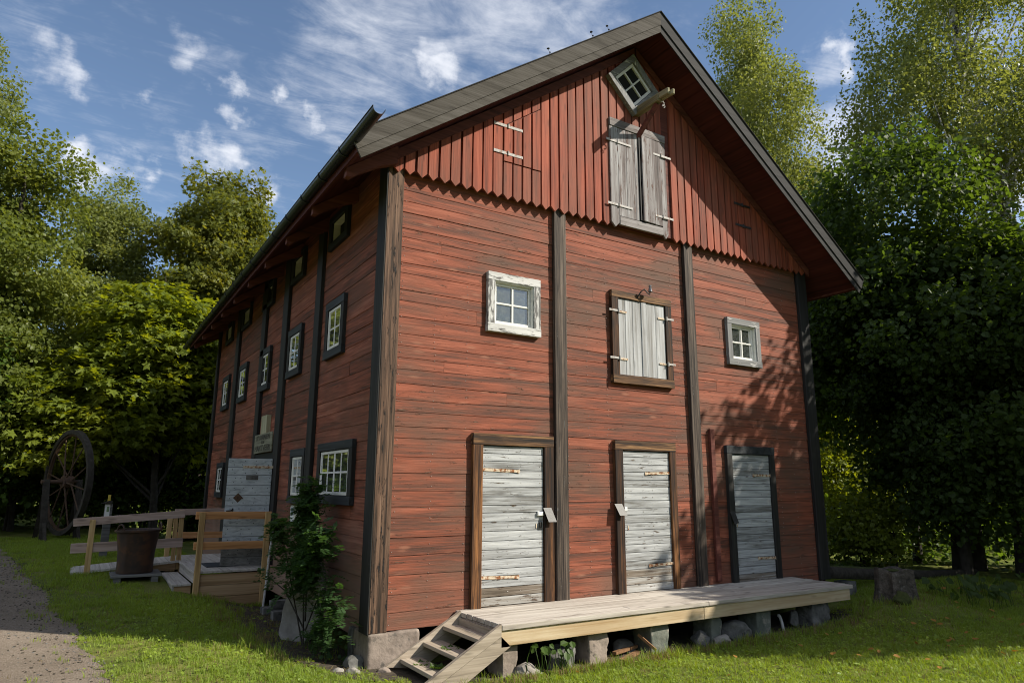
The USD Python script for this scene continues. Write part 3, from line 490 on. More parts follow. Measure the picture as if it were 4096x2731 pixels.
# ---- windows
def window(plane, u0, u1, z0, z1, cw, cz, m_up, m_across, cols, rows, glass_mat, sash_m='white_paint', name='window', d_out=0.06, depth=-0.012, bars=0.024, rail=0.036, split=False, label=None):
    a, b, c, e = u0 + cw, u1 - cw, z0 + cz, z1 - cz
    w = part(barn, name, back_box(plane, a, b, c, e), 'interior', label)
    top_l = 0.008
    part(w, 'casing_board', wbox(plane, u0, u1, 0, d_out, e, z1), m_across); part(w, 'casing_board', wbox(plane, u0 - .004, u1 + .004, 0, d_out + .004, z0, c), m_across)
    part(w, 'casing_board', wbox(plane, u0, a, 0, d_out - .003, c, e), m_up); part(w, 'casing_board', wbox(plane, b, u1, 0, d_out - .003, c, e), m_up)
    mb = MB()
    ca, cb, cc, ce = a + .012, b - .012, c + .008, e - .012
    for q in ((ca, ca + rail, cc, ce), (cb - rail, cb, cc, ce)): mb.add(*wbox(plane, q[0], q[1], depth - .03, depth + .012, q[2], q[3], .004))
    for q in ((ca + rail, cb - rail, cc, cc + rail * 1.15), (ca + rail, cb - rail, ce - rail, ce)): mb.add(*wbox(plane, q[0], q[1], depth - .03, depth + .011, q[2], q[3], .004))
    part(w, 'sash_frame', mb.mesh(), sash_m)
    lin = MB()
    for q in ((a, ca, c, e), (cb, b, c, e)): lin.add(*wbox(plane, q[0], q[1], depth - .08, d_out - .02, q[2], q[3], 0))
    lin.add(*wbox(plane, ca, cb, depth - .08, d_out - .02, ce, e, 0)); lin.add(*wbox(plane, ca, cb, depth - .08, d_out - .025, c, cc, 0))
    part(w, 'lining', lin.mesh(), sash_m if plane == 'y' else 'tar_wood')
    ia, ib, ic, ie = ca + rail, cb - rail, cc + rail * 1.15, ce - rail
    us = np.linspace(ia, ib, cols + 1); zs = np.linspace(ic, ie, rows + 1)
    for k, u in enumerate(us[1:-1]):
        hw = bars * (0.95 if split and k == cols // 2 - 1 else 0.5)
        part(w, 'glazing_bar', wbox(plane, u - hw, u + hw, depth - .025, depth + (.008 if plane == 'y' else .0055), ic, ie, .002), sash_m)
    for z in zs[1:-1]: part(w, 'glazing_bar', wbox(plane, ia, ib, depth - .024, depth + (.006 if plane == 'y' else .0045), z - bars / 2, z + bars / 2, .003), sash_m)
    for i in range(cols):
        for j in range(rows):
            pd = depth - .014 if plane == 'y' else depth - .002
            part(w, 'pane', wbox(plane, us[i] + .001, us[i + 1] - .001, pd, pd + .003, zs[j] + .001, zs[j + 1] - .001, 0), glass_mat)
    return w
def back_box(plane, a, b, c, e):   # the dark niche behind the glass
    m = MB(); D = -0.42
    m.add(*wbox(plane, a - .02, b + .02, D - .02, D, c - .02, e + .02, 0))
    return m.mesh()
window('y', *WIN_F[0], .108, .108, 'white_flaked_up', 'white_flaked', 2, 2, 'dusty_glass', label='upper left window with flaking white casing')
window('y', *WIN_F[1], .105, .105, 'grey_flaked_up', 'grey_flaked', 2, 2, 'dusty_glass', label='upper right window with flaking grey casing')
window('x', *BIG, .13, .105, 'tar_wood', 'tar_flaked', 4, 2, 'clear_glass', split=True, depth=.034, label='wide ground-floor window with eight panes')
window('x', *SM, .12, .11, 'tar_wood', 'tar_wood_flat', 2, 2, 'clear_glass', depth=.034)
window('x', *FAR, .12, .11, 'tar_wood', 'tar_wood_flat', 2, 2, 'clear_glass', depth=.034)
for a, b in MID: window('x', a, b, 3.60, 4.42, .12, .115, 'tar_wood', 'tar_wood_flat', 2, 2, 'clear_glass', depth=.034)
for a, b in TOPW:   # small openings under the eaves with pale lining
    w = part(barn, 'eave_window', back_box('x', a + .1, b - .1, 5.32, 5.68), 'interior')
    part(w, 'casing_board', wbox('x', a, b, 0, .06, 5.66, 5.75), 'tar_wood_flat'); part(w, 'casing_board', wbox('x', a, b, 0, .06, 5.25, 5.345), 'tar_wood_flat')
    part(w, 'casing_board', wbox('x', a, a + .12, 0, .057, 5.345, 5.66), 'tar_wood'); part(w, 'casing_board', wbox('x', b - .12, b, 0, .057, 5.345, 5.66), 'tar_wood')
    lin = MB()
    for q in ((a + .12, a + .135, 5.345, 5.66), (b - .135, b - .12, 5.345, 5.66)): lin.add(*wbox('x', q[0], q[1], -.20, .02, q[2], q[3], 0))
    lin.add(*wbox('x', a + .135, b - .135, -.20, .02, 5.645, 5.66, 0)); lin.add(*wbox('x', a + .135, b - .135, -.20, .02, 5.345, 5.36, 0)); part(w, 'lining', lin.mesh(), 'cream_lining')
    part(w, 'pane', wbox('x', a + .14, b - .14, -.075, -.072, 5.36, 5.645, 0), 'black_crack')

# ---- doors on the front
def strap(plane, u0, u1, z, d, side_, h=0.036, drop=0.0):
    """A strap hinge: a flat bar with a pointed end and a knuckle at the frame."""
    pt, kn = (u1, u0) if side_ == 'left' else (u0, u1); s = 1 if pt > kn else -1
    poly = [(kn, z + h / 2), (pt - s * .03, z - drop + h / 2), (pt - s * .015, z - drop + h / 2 + .008), (pt, z - drop), (pt - s * .015, z - drop - h / 2 - .008), (pt - s * .03, z - drop - h / 2), (kn, z - h / 2)]
    m = MB(); ax = 1 if plane == 'y' else 0
    v, f = extrude(poly, 1, WALL - d, WALL - d - .007); m.add(v, f)
    v, f = tube([(kn, WALL - d - .006, z - h * .75), (kn, WALL - d - .006, z + h * .75)], .012, 8); m.add(v, f)
    return m.mesh()
def plank_door(u0, u1, z0, z1, jl, jr, lint, n, hinge_side, label, worn=2, fm=('frame_up', 'frame_across')):
    a, b, t = u0 + jl, u1 - jr, z1 - lint
    dr = part(barn, 'door', wbox('y', a - .02, b + .02, -.03, .004, z0 - .01, t, 0), 'black_crack', label)
    zs = [z0 + .012]; r = random.Random(int(u0 * 100)); hs = np.array([r.uniform(.85, 1.15) for _ in range(n)]); hs *= (t - .006 - zs[0]) / hs.sum()
    for h in hs: zs.append(zs[-1] + h)
    for k in range(n):
        e0, e1 = r.uniform(.002, .006), r.uniform(.002, .006)
        part(dr, 'plank', wbox('y', a + e0, b - e1, .004, .030 + r.uniform(-.003, .003), zs[k] + .0028, zs[k + 1] - .0028, .004), 'door_worn' if k < worn else 'door_paint')
    part(dr, 'jamb', wbox('y', u0, a, 0, .060, z0 - .01, t), fm[0]); part(dr, 'jamb', wbox('y', b, u1, 0, .060, z0 - .01, t), fm[0]); part(dr, 'lintel', wbox('y', u0 - .003, u1 + .003, 0, .063, t + .001, z1), fm[1])
    m = MB()
    for k in range(n):
        zc = (zs[k] + zs[k + 1]) / 2
        for q in (a + .05, a + .42 * (b - a), a + .62 * (b - a), b - .05):
            m.add(*wbox('y', q + r.uniform(-.01, .01) - .004, q + .004, .028, .034, zc - .004, zc + .004, 0))
    part(dr, 'nail', m.mesh(), 'iron_pale', kind='stuff')
    return dr, a, b, t
dr, a, b, t = plank_door(*DOOR_F[0], .137, .146, .140, 18, 'left', 'left front door of grey-white horizontal planks')
part(dr, 'hinge', strap('y', a - .012, a + .545, 2.075, .033, 'left', drop=.018), 'iron_rust', smooth=30); part(dr, 'hinge', strap('y', a - .012, a + .54, .822, .033, 'left', drop=.02), 'iron_rust', smooth=30)
def flap(dr, x0, x1, z1, z0, slip):
    v = np.array([(x0, -.012, z1), (x1, -.012, z1), (x1 + slip, -.075, z0), (x0 + slip, -.075, z0)]); v2 = v + [0, .002, -.002]
    vv = np.vstack([v, v2]); f = np.array([[0, 3, 2, 1], [4, 5, 6, 7], [0, 1, 5, 4], [1, 2, 6, 5], [2, 3, 7, 6], [3, 0, 4, 7]]); f = np.vstack([f[:, [0, 1, 2]], f[:, [0, 2, 3]]])
    part(dr, 'cover_flap', (vv, orient(vv - vv.mean(0), f)), 'sheet_metal', label='grey metal flap over the lock')
flap(dr, 2.243, 2.365, 1.612, 1.440, .04)
part(dr, 'lock_box', wbox('y', 2.165, 2.245, .03, .062, 1.515, 1.565, .004), 'paper'); part(dr, 'keyhole_plate', wbox('y', 2.147, 2.163, .03, .036, 1.365, 1.42, .002), 'iron_rust'); part(dr, 'padlock', wbox('y', 2.19, 2.235, .034, .055, 1.37, 1.44, .008), 'dark_iron')
dr, a, b, t = plank_door(*DOOR_F[1], .140, .118, .130, 19, 'right', 'middle front door, paint worn off its lowest planks', worn=3)
part(dr, 'hinge', strap('y', b - .48, b + .02, 2.07, .033, 'right', drop=.012), 'iron_rust', smooth=30); part(dr, 'hinge', strap('y', b - .46, b + .02, .832, .033, 'right', drop=.014), 'iron_rust', smooth=30)
flap(dr, 3.405, 3.535, 1.65, 1.497, .04); part(dr, 'lock_box', wbox('y', 3.585, 3.635, .03, .060, 1.555, 1.605, .004), 'paper'); part(dr, 'keyhole_plate', wbox('y', 3.655, 3.672, .03, .036, 1.30, 1.36, .002), 'iron_rust')
dr, a, b, t = plank_door(*DOOR_F[2], .118, .115, .125, 17, 'right', 'right front door under the tree shade, blue-grey planks', worn=1, fm=('tar_wood', 'tar_wood_flat'))
part(dr, 'hinge', strap('y', b - .42, b + .01, 2.06, .033, 'right'), 'iron_rust', smooth=30); part(dr, 'hinge', strap('y', b - .42, b + .01, .80, .033, 'right', drop=-.01), 'iron_rust', smooth=30)
part(dr, 'cover_flap', bar((5.71, -.01, 1.52), (5.74, -.06, 1.34), .10, .004, up=(0, 1, 0)), 'dark_iron'); part(dr, 'keyhole_plate', wbox('y', 5.83, 5.846, .03, .036, 1.28, 1.34, .002), 'iron_rust')

# ---- shuttered opening in the middle
u0, u1, z0, z1 = SHUT
sh = part(barn, 'shutter_window', wbox('y', u0 + .05, u1 - .05, -.02, .008, z0 + .05, z1 - .05, 0), 'black_crack', 'middle opening closed by two grey-white plank shutters')
part(sh, 'casing_board', wbox('y', u0, u1, 0, .064, 4.553, z1), 'frame_across'); part(sh, 'casing_board', wbox('y', u0 - .004, u1 + .004, 0, .068, z0, 3.425), 'frame_across')
part(sh, 'casing_board', wbox('y', u0, 3.573, 0, .061, 3.425, 4.553), 'frame_up'); part(sh, 'casing_board', wbox('y', 4.493, u1, 0, .061, 3.425, 4.553), 'frame_up')
xs = [3.576, 3.708, 3.850, 4.016]
for a, b in zip(xs[:-1], xs[1:]): part(sh, 'plank', wbox('y', a + .002, b - .002, .01, .040, 3.432, 4.548, .003), 'shutter_paint')
xs = [4.118, 4.30, 4.489]
part(sh, 'cover_strip', wbox('y', 4.012, 4.113, .03, .052, 3.432, 4.546, .005), 'shutter_paint')
for a, b in zip(xs[:-1], xs[1:]): part(sh, 'plank', wbox('y', a + .002, b - .002, .01, .040, 3.434, 4.55, .003), 'shutter_paint')
def split_hinge(parent, xk, z, dl, dr_, left, d1=.048, d2=.066, h=.032, lm='iron_pale', rm='iron_rust'):
    """A long hinge in two leaves: one on the frame, one on the shutter."""
    s = 1 if left else -1; m = MB()
    x0, x1 = xk - s * dl, xk
    m.add(*boxm((x0, WALL - d2 - .005, z - h / 2), (x1, WALL - d2, z + h / 2), .002)); m.add(*tube([(xk, WALL - d2 - .006, z - .03), (xk, WALL - d2 - .006, z + .032)], .013, 8))
    p = part(parent, 'hinge', m.mesh(), lm, smooth=30)
    part(p, 'hinge_leaf', boxm((xk + s * .012, WALL - d1 - .005, z - h / 2 - .002), (xk + s * dr_, WALL - d1, z + h / 2 - .004), .002), rm)
for z in (4.352, 3.66): split_hinge(sh, 3.566, z, .175, .165, True)
for z in (4.352, 3.66): split_hinge(sh, 4.503, z, .150, .160, False)

# ---- gable: backing, pointed boards, verge boards
SL, SR, AP = 0.722, 0.747, 8.975      # roof slopes, height of the ridge
def roof_top(x): return AP - (SL * (4 - x) if x < 4 else SR * (x - 4))
TIP = 5.598
gable = part(barn, 'gable_wall', extrude([(0.03, 5.66), (7.97, 5.66), (7.97, roof_top(7.97) - .24), (4.0, AP - .26), (0.03, roof_top(.03) - .24)], 1, -0.028, 0.06), 'red_timber')
SHG = (3.428, 4.557)          # loft shutter
HATCH = (1.657, 2.178)
pitch, x = 0.1552, 0.045
r = random.Random(4)
while x < 7.86:
    w = 0.128 + r.uniform(-.006, .006); x0, x1 = x, x + w; xc = (x0 + x1) / 2; tip = TIP + r.uniform(-.006, .006); sh_ = tip + .066
    yo = -0.057 + r.uniform(-.003, .003)
    def gb(zl0, zl1, zh0, zh1, pointed=True, mt='red_board', dy=0.0):
        poly = ([(x0, zl0), (xc, tip), (x1, zl1)] if pointed else [(x0, zl0), (x1, zl1)]) + [(x1, zh1), (x0, zh0)]
        part(gable, 'board', extrude(poly, 1, yo - dy, -0.030), mt)
    top0, top1 = roof_top(x0) - .29, roof_top(x1) - .29
    if SHG[0] - .06 < xc < SHG[1] + .06:
        if xc > SHG[0] + .03 and xc < SHG[1] - .03: gb(7.36, 7.36, top0, top1, False)
    elif HATCH[0] < xc < HATCH[1]:
        zt0, zt1 = 6.686 + (x0 - HATCH[0]) * .722, 6.686 + (x1 - HATCH[0]) * .722
        gb(sh_, sh_, 6.122, 6.126); gb(6.138, 6.142, zt0, zt1, False, 'red_board', .008); gb(zt0 + .016, zt1 + .016, top0, top1, False)
    else: gb(sh_, sh_, top0, top1)
    x += pitch + r.uniform(-.004, .004)
for (xa, xb) in ((-.045, 3.985), (8.0, 4.015)):   # verge boards under the soffit
    za, zb_ = roof_top(xa) - .265, roof_top(xb) - .265; v = np.array([(xa, za), (xb, zb_), (xb, zb_ - .135), (xa, za - .135)])
    part(gable, 'verge_board', extrude(v, 1, -.088, -.060), 'red_timber')
# loft shutter
ls = part(barn, 'loft_shutter', boxm((3.44, -.05, 5.66), (4.55, -.03, 7.33)), 'black_crack', 'tall worn plank shutter in the gable, slightly ajar')
part(ls, 'head_board', boxm((3.428, -.092, 7.205), (4.557, -.050, 7.335), .004), 'shutter_frame'); part(ls, 'foot_board', boxm((3.585, -.090, 5.645), (4.445, -.050, 5.775), .004), 'shutter_frame')
for a, b in ((3.428, 3.578), (4.450, 4.557)):
    v = [(a, 5.675), ((a + b) / 2, 5.60), (b, 5.675), (b, 7.200), (a, 7.200)]; part(ls, 'side_board', extrude(v, 1, -.080, -.050), 'shutter_worn')
for a, b in ((3.585, 3.742), (3.746, 3.918), (3.921, 3.985)): part(ls, 'plank', boxm((a, -.080, 5.785), (b, -.052, 7.198), .003), 'shutter_worn')
for a, b, y in ((4.035, 4.118, -.118), (4.121, 4.285, -.108), (4.288, 4.440, -.097)): part(ls, 'plank', boxm((a, y, 5.79), (b, y + .03, 7.19), .003), 'shutter_worn')
part(ls, 'edge_strip', boxm((3.987, -.100, 5.79), (4.010, -.052, 7.195), .003), 'tar_wood', label='dark strip along the opening edge')
for z in (6.962, 5.945):
    split_hinge(ls, 3.572, z, .215, .265, True, d1=.137, d2=.137, h=.036, lm='iron_pale', rm='iron_pale'); split_hinge(ls, 4.444, z + (.0 if z > 6.5 else -.005), .215, .235, False, d1=.150, d2=.150, h=.036, lm='iron_pale', rm='iron_pale')
# the two small hatches' hinges
for z in (6.660, 6.262):
    split_hinge(gable, 1.657, z - .008, .225, .235, True, d1=.114, d2=.112, h=.042, lm='iron_pale', rm='iron_pale')
for z in (6.585, 6.205): split_hinge(gable, 6.34, z, .20, .20, True, d1=.112, d2=.112, h=.040, lm='dark_iron', rm='dark_iron')
# diamond window
def turned(lo, hi, c=.004):
    v, f = boxm(lo, hi, c); k = math.sqrt(.5); x_, z_ = v[:, 0].copy(), v[:, 2].copy(); v[:, 0] = 3.918 + k * (x_ - z_); v[:, 2] = 8.020 + k * (x_ + z_); return v, f
H = 0.372; y0 = -.135
dw = part(barn, 'diamond_window', turned((-H + .05, -.064, -H + .05), (H - .05, -.060, H - .05), 0), 'black_crack', 'small four-pane window turned on its corner under the ridge')
for q in (((-H, y0, H - .10), (H, -.05, H)), ((-H, y0, -H), (H, -.05, -H + .10))): part(dw, 'casing_board', turned(*q), 'grey_flaked')
for q in (((-H, y0 + .003, -H + .10), (-H + .10, -.05, H - .10)), ((H - .10, y0 + .003, -H + .10), (H, -.05, H - .10))): part(dw, 'casing_board', turned(*q), 'grey_flaked_up')
mb = MB(); Q = H - .105
for q in (((-Q, -.10, Q - .045), (Q, -.055, Q)), ((-Q, -.10, -Q), (Q, -.055, -Q + .045)), ((-Q, -.10, -Q + .045), (-Q + .045, -.055, Q - .045)), ((Q - .045, -.10, -Q + .045), (Q, -.055, Q - .045))): mb.add(*turned(*q))
part(dw, 'sash_frame', mb.mesh(), 'white_paint'); part(dw, 'glazing_bar', turned((-.014, -.097, -Q + .045), (.014, -.06, Q - .045)), 'white_paint'); part(dw, 'glazing_bar', turned((-Q + .045, -.095, -.014), (Q - .045, -.06, .014)), 'white_paint')
for i in (-1, 1):
    for j in (-1, 1):
        lo, hi = (min(i * .014, i * (Q - .045)), -.068, min(j * .014, j * (Q - .045))), (max(i * .014, i * (Q - .045)), -.066, max(j * .014, j * (Q - .045)))
        part(dw, 'pane', turned(lo, hi, 0), 'black_crack')
# hoist beam with hook
beam = part(barn, 'hoist_beam', bar((4.0, 0.05, 7.592), (4.0, -.60, 7.578), .115, .115, c=.008), 'old_beam', 'weathered beam end sticking out under the diamond window')
part(beam, 'beam_end', bar((3.972, -.598, 7.592), (3.972, -.80, 7.58), .045, .100, c=.01), 'old_beam'); part(beam, 'beam_end', bar((4.03, -.598, 7.580), (4.03, -.845, 7.562), .05, .085, c=.01), 'old_beam')
part(beam, 'brace', bar((4.0, -.52, 7.515), (4.0, -.05, 7.15), .06, .055, up=(0, 1, 0)), 'red_timber')
th = np.linspace(-.3, 4.2, 12); part(beam, 'hook', tube([(4.0 + .035 * math.sin(t_), -.63, 7.50 - .045 - .035 * math.cos(t_)) for t_ in th], .008, 6), 'iron_pale', smooth=True)
th = np.linspace(0, 5.2, 12); part(beam, 'hook', tube([(3.99 + .025 * math.sin(t_), -.66, 7.40 - .025 * math.cos(t_)) for t_ in th], .006, 6), 'iron_pale', smooth=True)
# cable hook with insulator
ins = part(barn, 'insulator_hook', tube([(3.93, .05, 4.57), (3.93, -.02, 4.60), (3.955, -.07, 4.68), (4.01, -.09, 4.725), (4.05, -.10, 4.675), (4.10, -.10, 4.655), (4.115, -.10, 4.71)], .010, 7), 'dark_iron', smooth=True)
prof = [(0.0, .0), (.032, 0), (.032, .012), (.026, .03), (.026, .055), (.018, .062), (.016, .07), (.022, .078), (.020, .10), (0, .108)]
iv = trimesh.creation.revolve(np.array(prof), sections=14); iv.apply_translation((4.115, -.10, 4.695)); part(ins, 'insulator', iv, 'porcelain', smooth=40)

# ---- roof
EL, ER, YF, YB = -0.600, 8.60, -0.640, 12.45
roof_v = [(EL, roof_top(EL) - .02), (4.0, AP - .01), (ER, roof_top(ER) - .02), (ER, roof_top(ER) - .12), (4.0, AP - .13), (EL, roof_top(EL) - .12)]
def ext2(polys, axis_, a0, a1):
    m = MB()
    for p_ in polys: m.add(*extrude(p_, axis_, a0, a1))
    return m.mesh()
roof = part(barn, 'roof', ext2([[roof_v[0], roof_v[1], roof_v[4], roof_v[5]], [roof_v[1], roof_v[2], roof_v[3], roof_v[4]]], 1, YF + .004, YB), 'roof_cover')
nb = 34
for s, (xe, sl) in enumerate(((EL, SL), (ER, SR))):
    for k in range(nb):
        f0, f1 = k / nb, (k + .965) / nb
        xa, xb = 4 + (xe - 4) * f0, 4 + (xe - 4) * f1; o = r.uniform(0, .004)
        poly = [(xa, roof_top(xa) - .125), (xb, roof_top(xb) - .125), (xb, roof_top(xb) - .235 + o), (xa, roof_top(xa) - .235 + o)]
        if abs(xb - xa) > 1e-3: part(roof, 'soffit_board', extrude(poly, 1, YF + .03, YB - .02), 'red_soffit')
def barge(xa, xb, ya, yb, o0, o1, material, cut, name='barge_board'):
    za, zb_ = roof_top(xa), roof_top(xb); poly = [(xa + cut[0], za + o0), (xb, zb_ + o0), (xb, zb_ + o1), (xa + cut[1], za + o1)]
    # the lower end is sawn square to the slope
    sl = -SL if xa < 4 else SR
    poly[0] = (xa + cut[0], roof_top(xa + cut[0]) + o0); poly[3] = (xa + cut[1], roof_top(xa + cut[1]) + o1)
    part(roof, name, extrude(poly, 1, ya, yb), material)
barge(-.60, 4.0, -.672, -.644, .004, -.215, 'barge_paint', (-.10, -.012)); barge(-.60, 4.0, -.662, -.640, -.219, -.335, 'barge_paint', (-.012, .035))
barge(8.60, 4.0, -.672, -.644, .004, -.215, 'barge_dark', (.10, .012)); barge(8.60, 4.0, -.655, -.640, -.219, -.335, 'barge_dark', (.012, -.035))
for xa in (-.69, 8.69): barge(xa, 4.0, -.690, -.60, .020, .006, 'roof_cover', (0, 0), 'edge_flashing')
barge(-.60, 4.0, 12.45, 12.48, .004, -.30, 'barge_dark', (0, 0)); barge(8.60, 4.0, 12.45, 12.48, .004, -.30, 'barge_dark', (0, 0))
part(roof, 'eave_board', boxm((-.585, YF + .05, 5.44), (-.562, YB, 5.585), .003), 'red_timber')
part(roof, 'eave_board', boxm((8.54, YF + .05, 5.32), (8.565, YB, 5.45), .003), 'red_timber')
for k in range(10):   # shaped rafter ends under the left eave
    y = -.09 + 1.335 * k; zt = lambda x: roof_top(x) - .24
    poly = [(.06, zt(.06)), (-.555, zt(-.555)), (-.555, zt(-.555) - .085), (-.50, zt(-.555) - .095), (-.40, zt(-.40) - .125), (-.15, zt(-.15) - .155), (.06, zt(.06) - .20)]
    m = MB()
    for i in range(1, 6): pass
    top = [(.06, zt(.06)), (-.15, zt(-.15)), (-.40, zt(-.40)), (-.50, zt(-.50)), (-.555, zt(-.555))]; bot = [(.06, zt(.06) - .23), (-.15, zt(-.15) - .165), (-.40, zt(-.40) - .135), (-.50, zt(-.50) - .145), (-.555, zt(-.555) - .10)]
    for i in range(4): m.add(*extrude([top[i], top[i + 1], bot[i + 1], bot[i]], 1, y - .05, y + .05))
    part(roof, 'rafter_end', m.mesh(), 'red_timber')
# half-round gutter with brackets
gx, gz, gr = -.640, 5.570, .068
th = np.linspace(math.pi, 2 * math.pi, 13); ys = np.linspace(-1.36, 13.1, 25)
ring = np.concatenate([np.stack([gx + gr * np.cos(th), gz + gr * np.sin(th)], 1), np.stack([gx + (gr - .004) * np.cos(th[::-1]), gz + (gr - .004) * np.sin(th[::-1])], 1)])
sag = lambda y: -.010 * (y + 1.36) / 6 + .006 * math.sin(y * 1.3)
v = np.array([[p_[0], y, p_[1] + sag(y)] for y in ys for p_ in ring]); n = len(ring); f = []
for i in range(len(ys) - 1):
    for k in range(n): f.append([i * n + k, (i + 1) * n + k, (i + 1) * n + (k + 1) % n, i * n + (k + 1) % n])
for k in range(12): f.append([k, k + 1, n - 2 - k, n - 1 - k]); e = (len(ys) - 1) * n; f.append([e + k, e + n - 1 - k, e + n - 2 - k, e + k + 1])
f = np.array(f); f = np.vstack([f[:, [0, 1, 2]], f[:, [0, 2, 3]]]); c_ = v.mean(0)
gut = part(roof, 'gutter', (v, f[:, ::-1]), 'gutter_paint', 'black half-round gutter running past the gable', smooth=35)
for k in range(17):
    y = -.30 + .78 * k; m = MB(); t2 = np.linspace(math.pi * .92, 2.02 * math.pi, 12)
    m.add(*tube([(gx + (gr + .006) * math.cos(q), y, gz + sag(y) + (gr + .006) * math.sin(q)) for q in t2] + [(gx + gr + .05, y, gz + sag(y) + .03)], .0085, 6)); part(roof, 'gutter_bracket', m.mesh(), 'gutter_paint', smooth=True)
part(roof, 'gutter_bead', tube([(gx - gr, y, gz + sag(y) + .004) for y in ys], .008, 6), 'gutter_paint', smooth=True)

# ---- entrance door standing open, seen from the inside of its leaf
E0, E1 = np.array([-.012, 4.742]), np.array([-.672, 4.955]); ez0, ez1 = .592, 2.305
ent = part(barn, 'entrance_door', bar((*E0, (ez0 + ez1) / 2), (*E1, (ez0 + ez1) / 2), .012, ez1 - ez0 - .01), 'black_crack', 'pale blue-grey plank door standing wide open above the landing')
dv = (E1 - E0) / np.linalg.norm(E1 - E0); nv = np.array([dv[1], -dv[0]]); nv = nv if nv[1] < 0 else -nv; dl = np.linalg.norm(E1 - E0)
def dbox(s0, s1, o0, o1, za, zb_, c=.004):
    v, f = boxm((s0, o0, za), (s1, o1, zb_), c); xy = E0 + v[:, :1] * dv + v[:, 1:2] * nv; v = np.column_stack([xy, v[:, 2]]); return v, orient(v - v.mean(0), f)
hs = [.145, .13, .16, .165, .165, .165, .155, .17, .165, .15, .14]; hs = np.array(hs) * (ez1 - ez0) / sum(hs); z = ez1
nl = MB(); r = random.Random(21)
for k, h in enumerate(hs):
    part(ent, 'plank', dbox(.002, dl - .002, .006, .030, z - h + .003, z - .003), 'blue_grey_door' if k < 9 else 'bare_grey', None if k < 9 else 'bare grey lowest planks')
    for q in (.05, .25, .45, .60):
        for zz in (z - h * .3, z - h * .72):
            s = q + r.uniform(-.04, .04); nl.add(*dbox(s - .006, s + .006, .03, .036, zz - .006, zz + .006, 0))
    z -= h
part(ent, 'nail', nl.mesh(), 'dark_iron', kind='stuff')
part(ent, 'hinge', dbox(-.02, .46, .03, .036, 2.145, 2.185, .002), 'iron_rust'); part(ent, 'name_plate', dbox(.21, .40, .030, .035, 1.955, 2.035, .002), 'bare_grey')
v, f = dbox(-.055, .055, .03, .036, -.055, .055, .002); cs = E0 + dv * .50
vv = v.copy(); s_ = (v[:, :2] - E0) @ dv; o_ = (v[:, :2] - E0) @ nv; zz = v[:, 2]; k = math.sqrt(.5); s2, z2 = .50 + k * (s_ - zz), 1.665 + k * (s_ + zz)
part(ent, 'lock_plate', (np.column_stack([E0 + s2[:, None] * dv + o_[:, None] * nv, z2]), f), 'rust', 'rusty diamond-shaped lock plate'); part(ent, 'keyhole', dbox(.496, .504, .036, .038, 1.645, 1.685, 0), 'black_crack')
part(ent, 'handle', tube([(*(E0 + dv * .66 + nv * .03), 1.455), (*(E0 + dv * .60 + nv * .06), 1.46), (*(E0 + dv * .57 + nv * .06), 1.47)], .012, 7), 'dark_iron', smooth=True); part(ent, 'handle', dbox(.555, .58, .03, .05, 1.45, 1.50, .003), 'dark_iron')
part(barn, 'door_lintel', wbox('x', 4.84, 6.21, 0, .05, 2.295, 2.428), 'tar_wood_flat')
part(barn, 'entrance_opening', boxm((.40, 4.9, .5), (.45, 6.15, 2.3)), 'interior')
part(barn, 'red_base_board', boxm((-.004, 2.9, .26), (.045, 4.45, .62)), 'red_plank_side', 'flat red base board left of the leaning stone')

# ------------------------------------------------------------------ things on the side wall
sg = thing('sign_board', 'weathered wooden sign board with worn dark lettering over the side door', 'sign')
part(sg, 'board', boxm((-.035, 4.845, 2.435), (-.012, 6.205, 2.775), .004), 'sign_wood')
def letters(txt, h, x, yc, z, flip=True):
    t = meshkit.text_mesh(txt, h, .002, bold=True); v = np.array(t.vertices); w = v[:, 0].max() - v[:, 0].min(); v[:, 0] -= v[:, 0].min() + w / 2
    o = np.column_stack([x - v[:, 2], yc - v[:, 0], z + v[:, 1]]); return o, t.faces
for txt, h_, z_, wx in (('KVARNEN', .085, 2.665, 1.9), ('OCH', .05, 2.595, 1.6), ('HANTVERK', .095, 2.475, 1.75)):
    v, f = letters(txt, h_, -.036, 5.52, z_); v[:, 1] = 5.52 + (v[:, 1] - 5.52) * wx; part(sg, 'lettering', (v, f), 'sign_letters')
solo('small_upright_board', boxm((-.03, 5.36, 2.76), (.048, 5.78, 3.10), .004), 'sign_new', 'short pale upright board fixed above the weathered sign', 'board')
nt = thing('notice', 'tall white paper notice with a picture beside the shrub', 'notice', None)
part(nt, 'sheet', boxm((.030, 3.355, 1.305), (.036, 3.565, 1.576)), 'paper'); part(nt, 'picture', boxm((.028, 3.40, 1.44), (.0302, 3.53, 1.545)), 'paper_ink'); part(nt, 'text_block', boxm((.028, 3.40, 1.33), (.0302, 3.50, 1.345)), 'paper_ink'); part(nt, 'text_block', boxm((.028, 3.40, 1.38), (.0302, 3.52, 1.395)), 'paper_ink')
solo('notice', boxm((.030, 3.10, 1.36), (.036, 3.345, 1.578)), 'paper_cream', 'cream paper notice half hidden by the shrub', 'notice')
solo('notice', boxm((.030, 2.83, 1.30), (.036, 3.09, 1.58)), 'paper', 'white paper notice mostly behind the shrub leaves', 'notice')
solo('white_pole', tube([(-.10, 4.30, .0), (-.085, 4.26, .4), (-.09, 4.18, .8), (-.075, 4.09, 1.19)], .018, 8), 'white_pipe', 'thin whitish pole leaning between the landing and the leaning stone', 'pole', smooth=True)
lath = solo('wall_lath', boxm((5.335, -.004, .525), (5.425, .046, 2.745), .004), 'red_timber', 'loose narrow reddish lath standing by the right front door', 'lath')

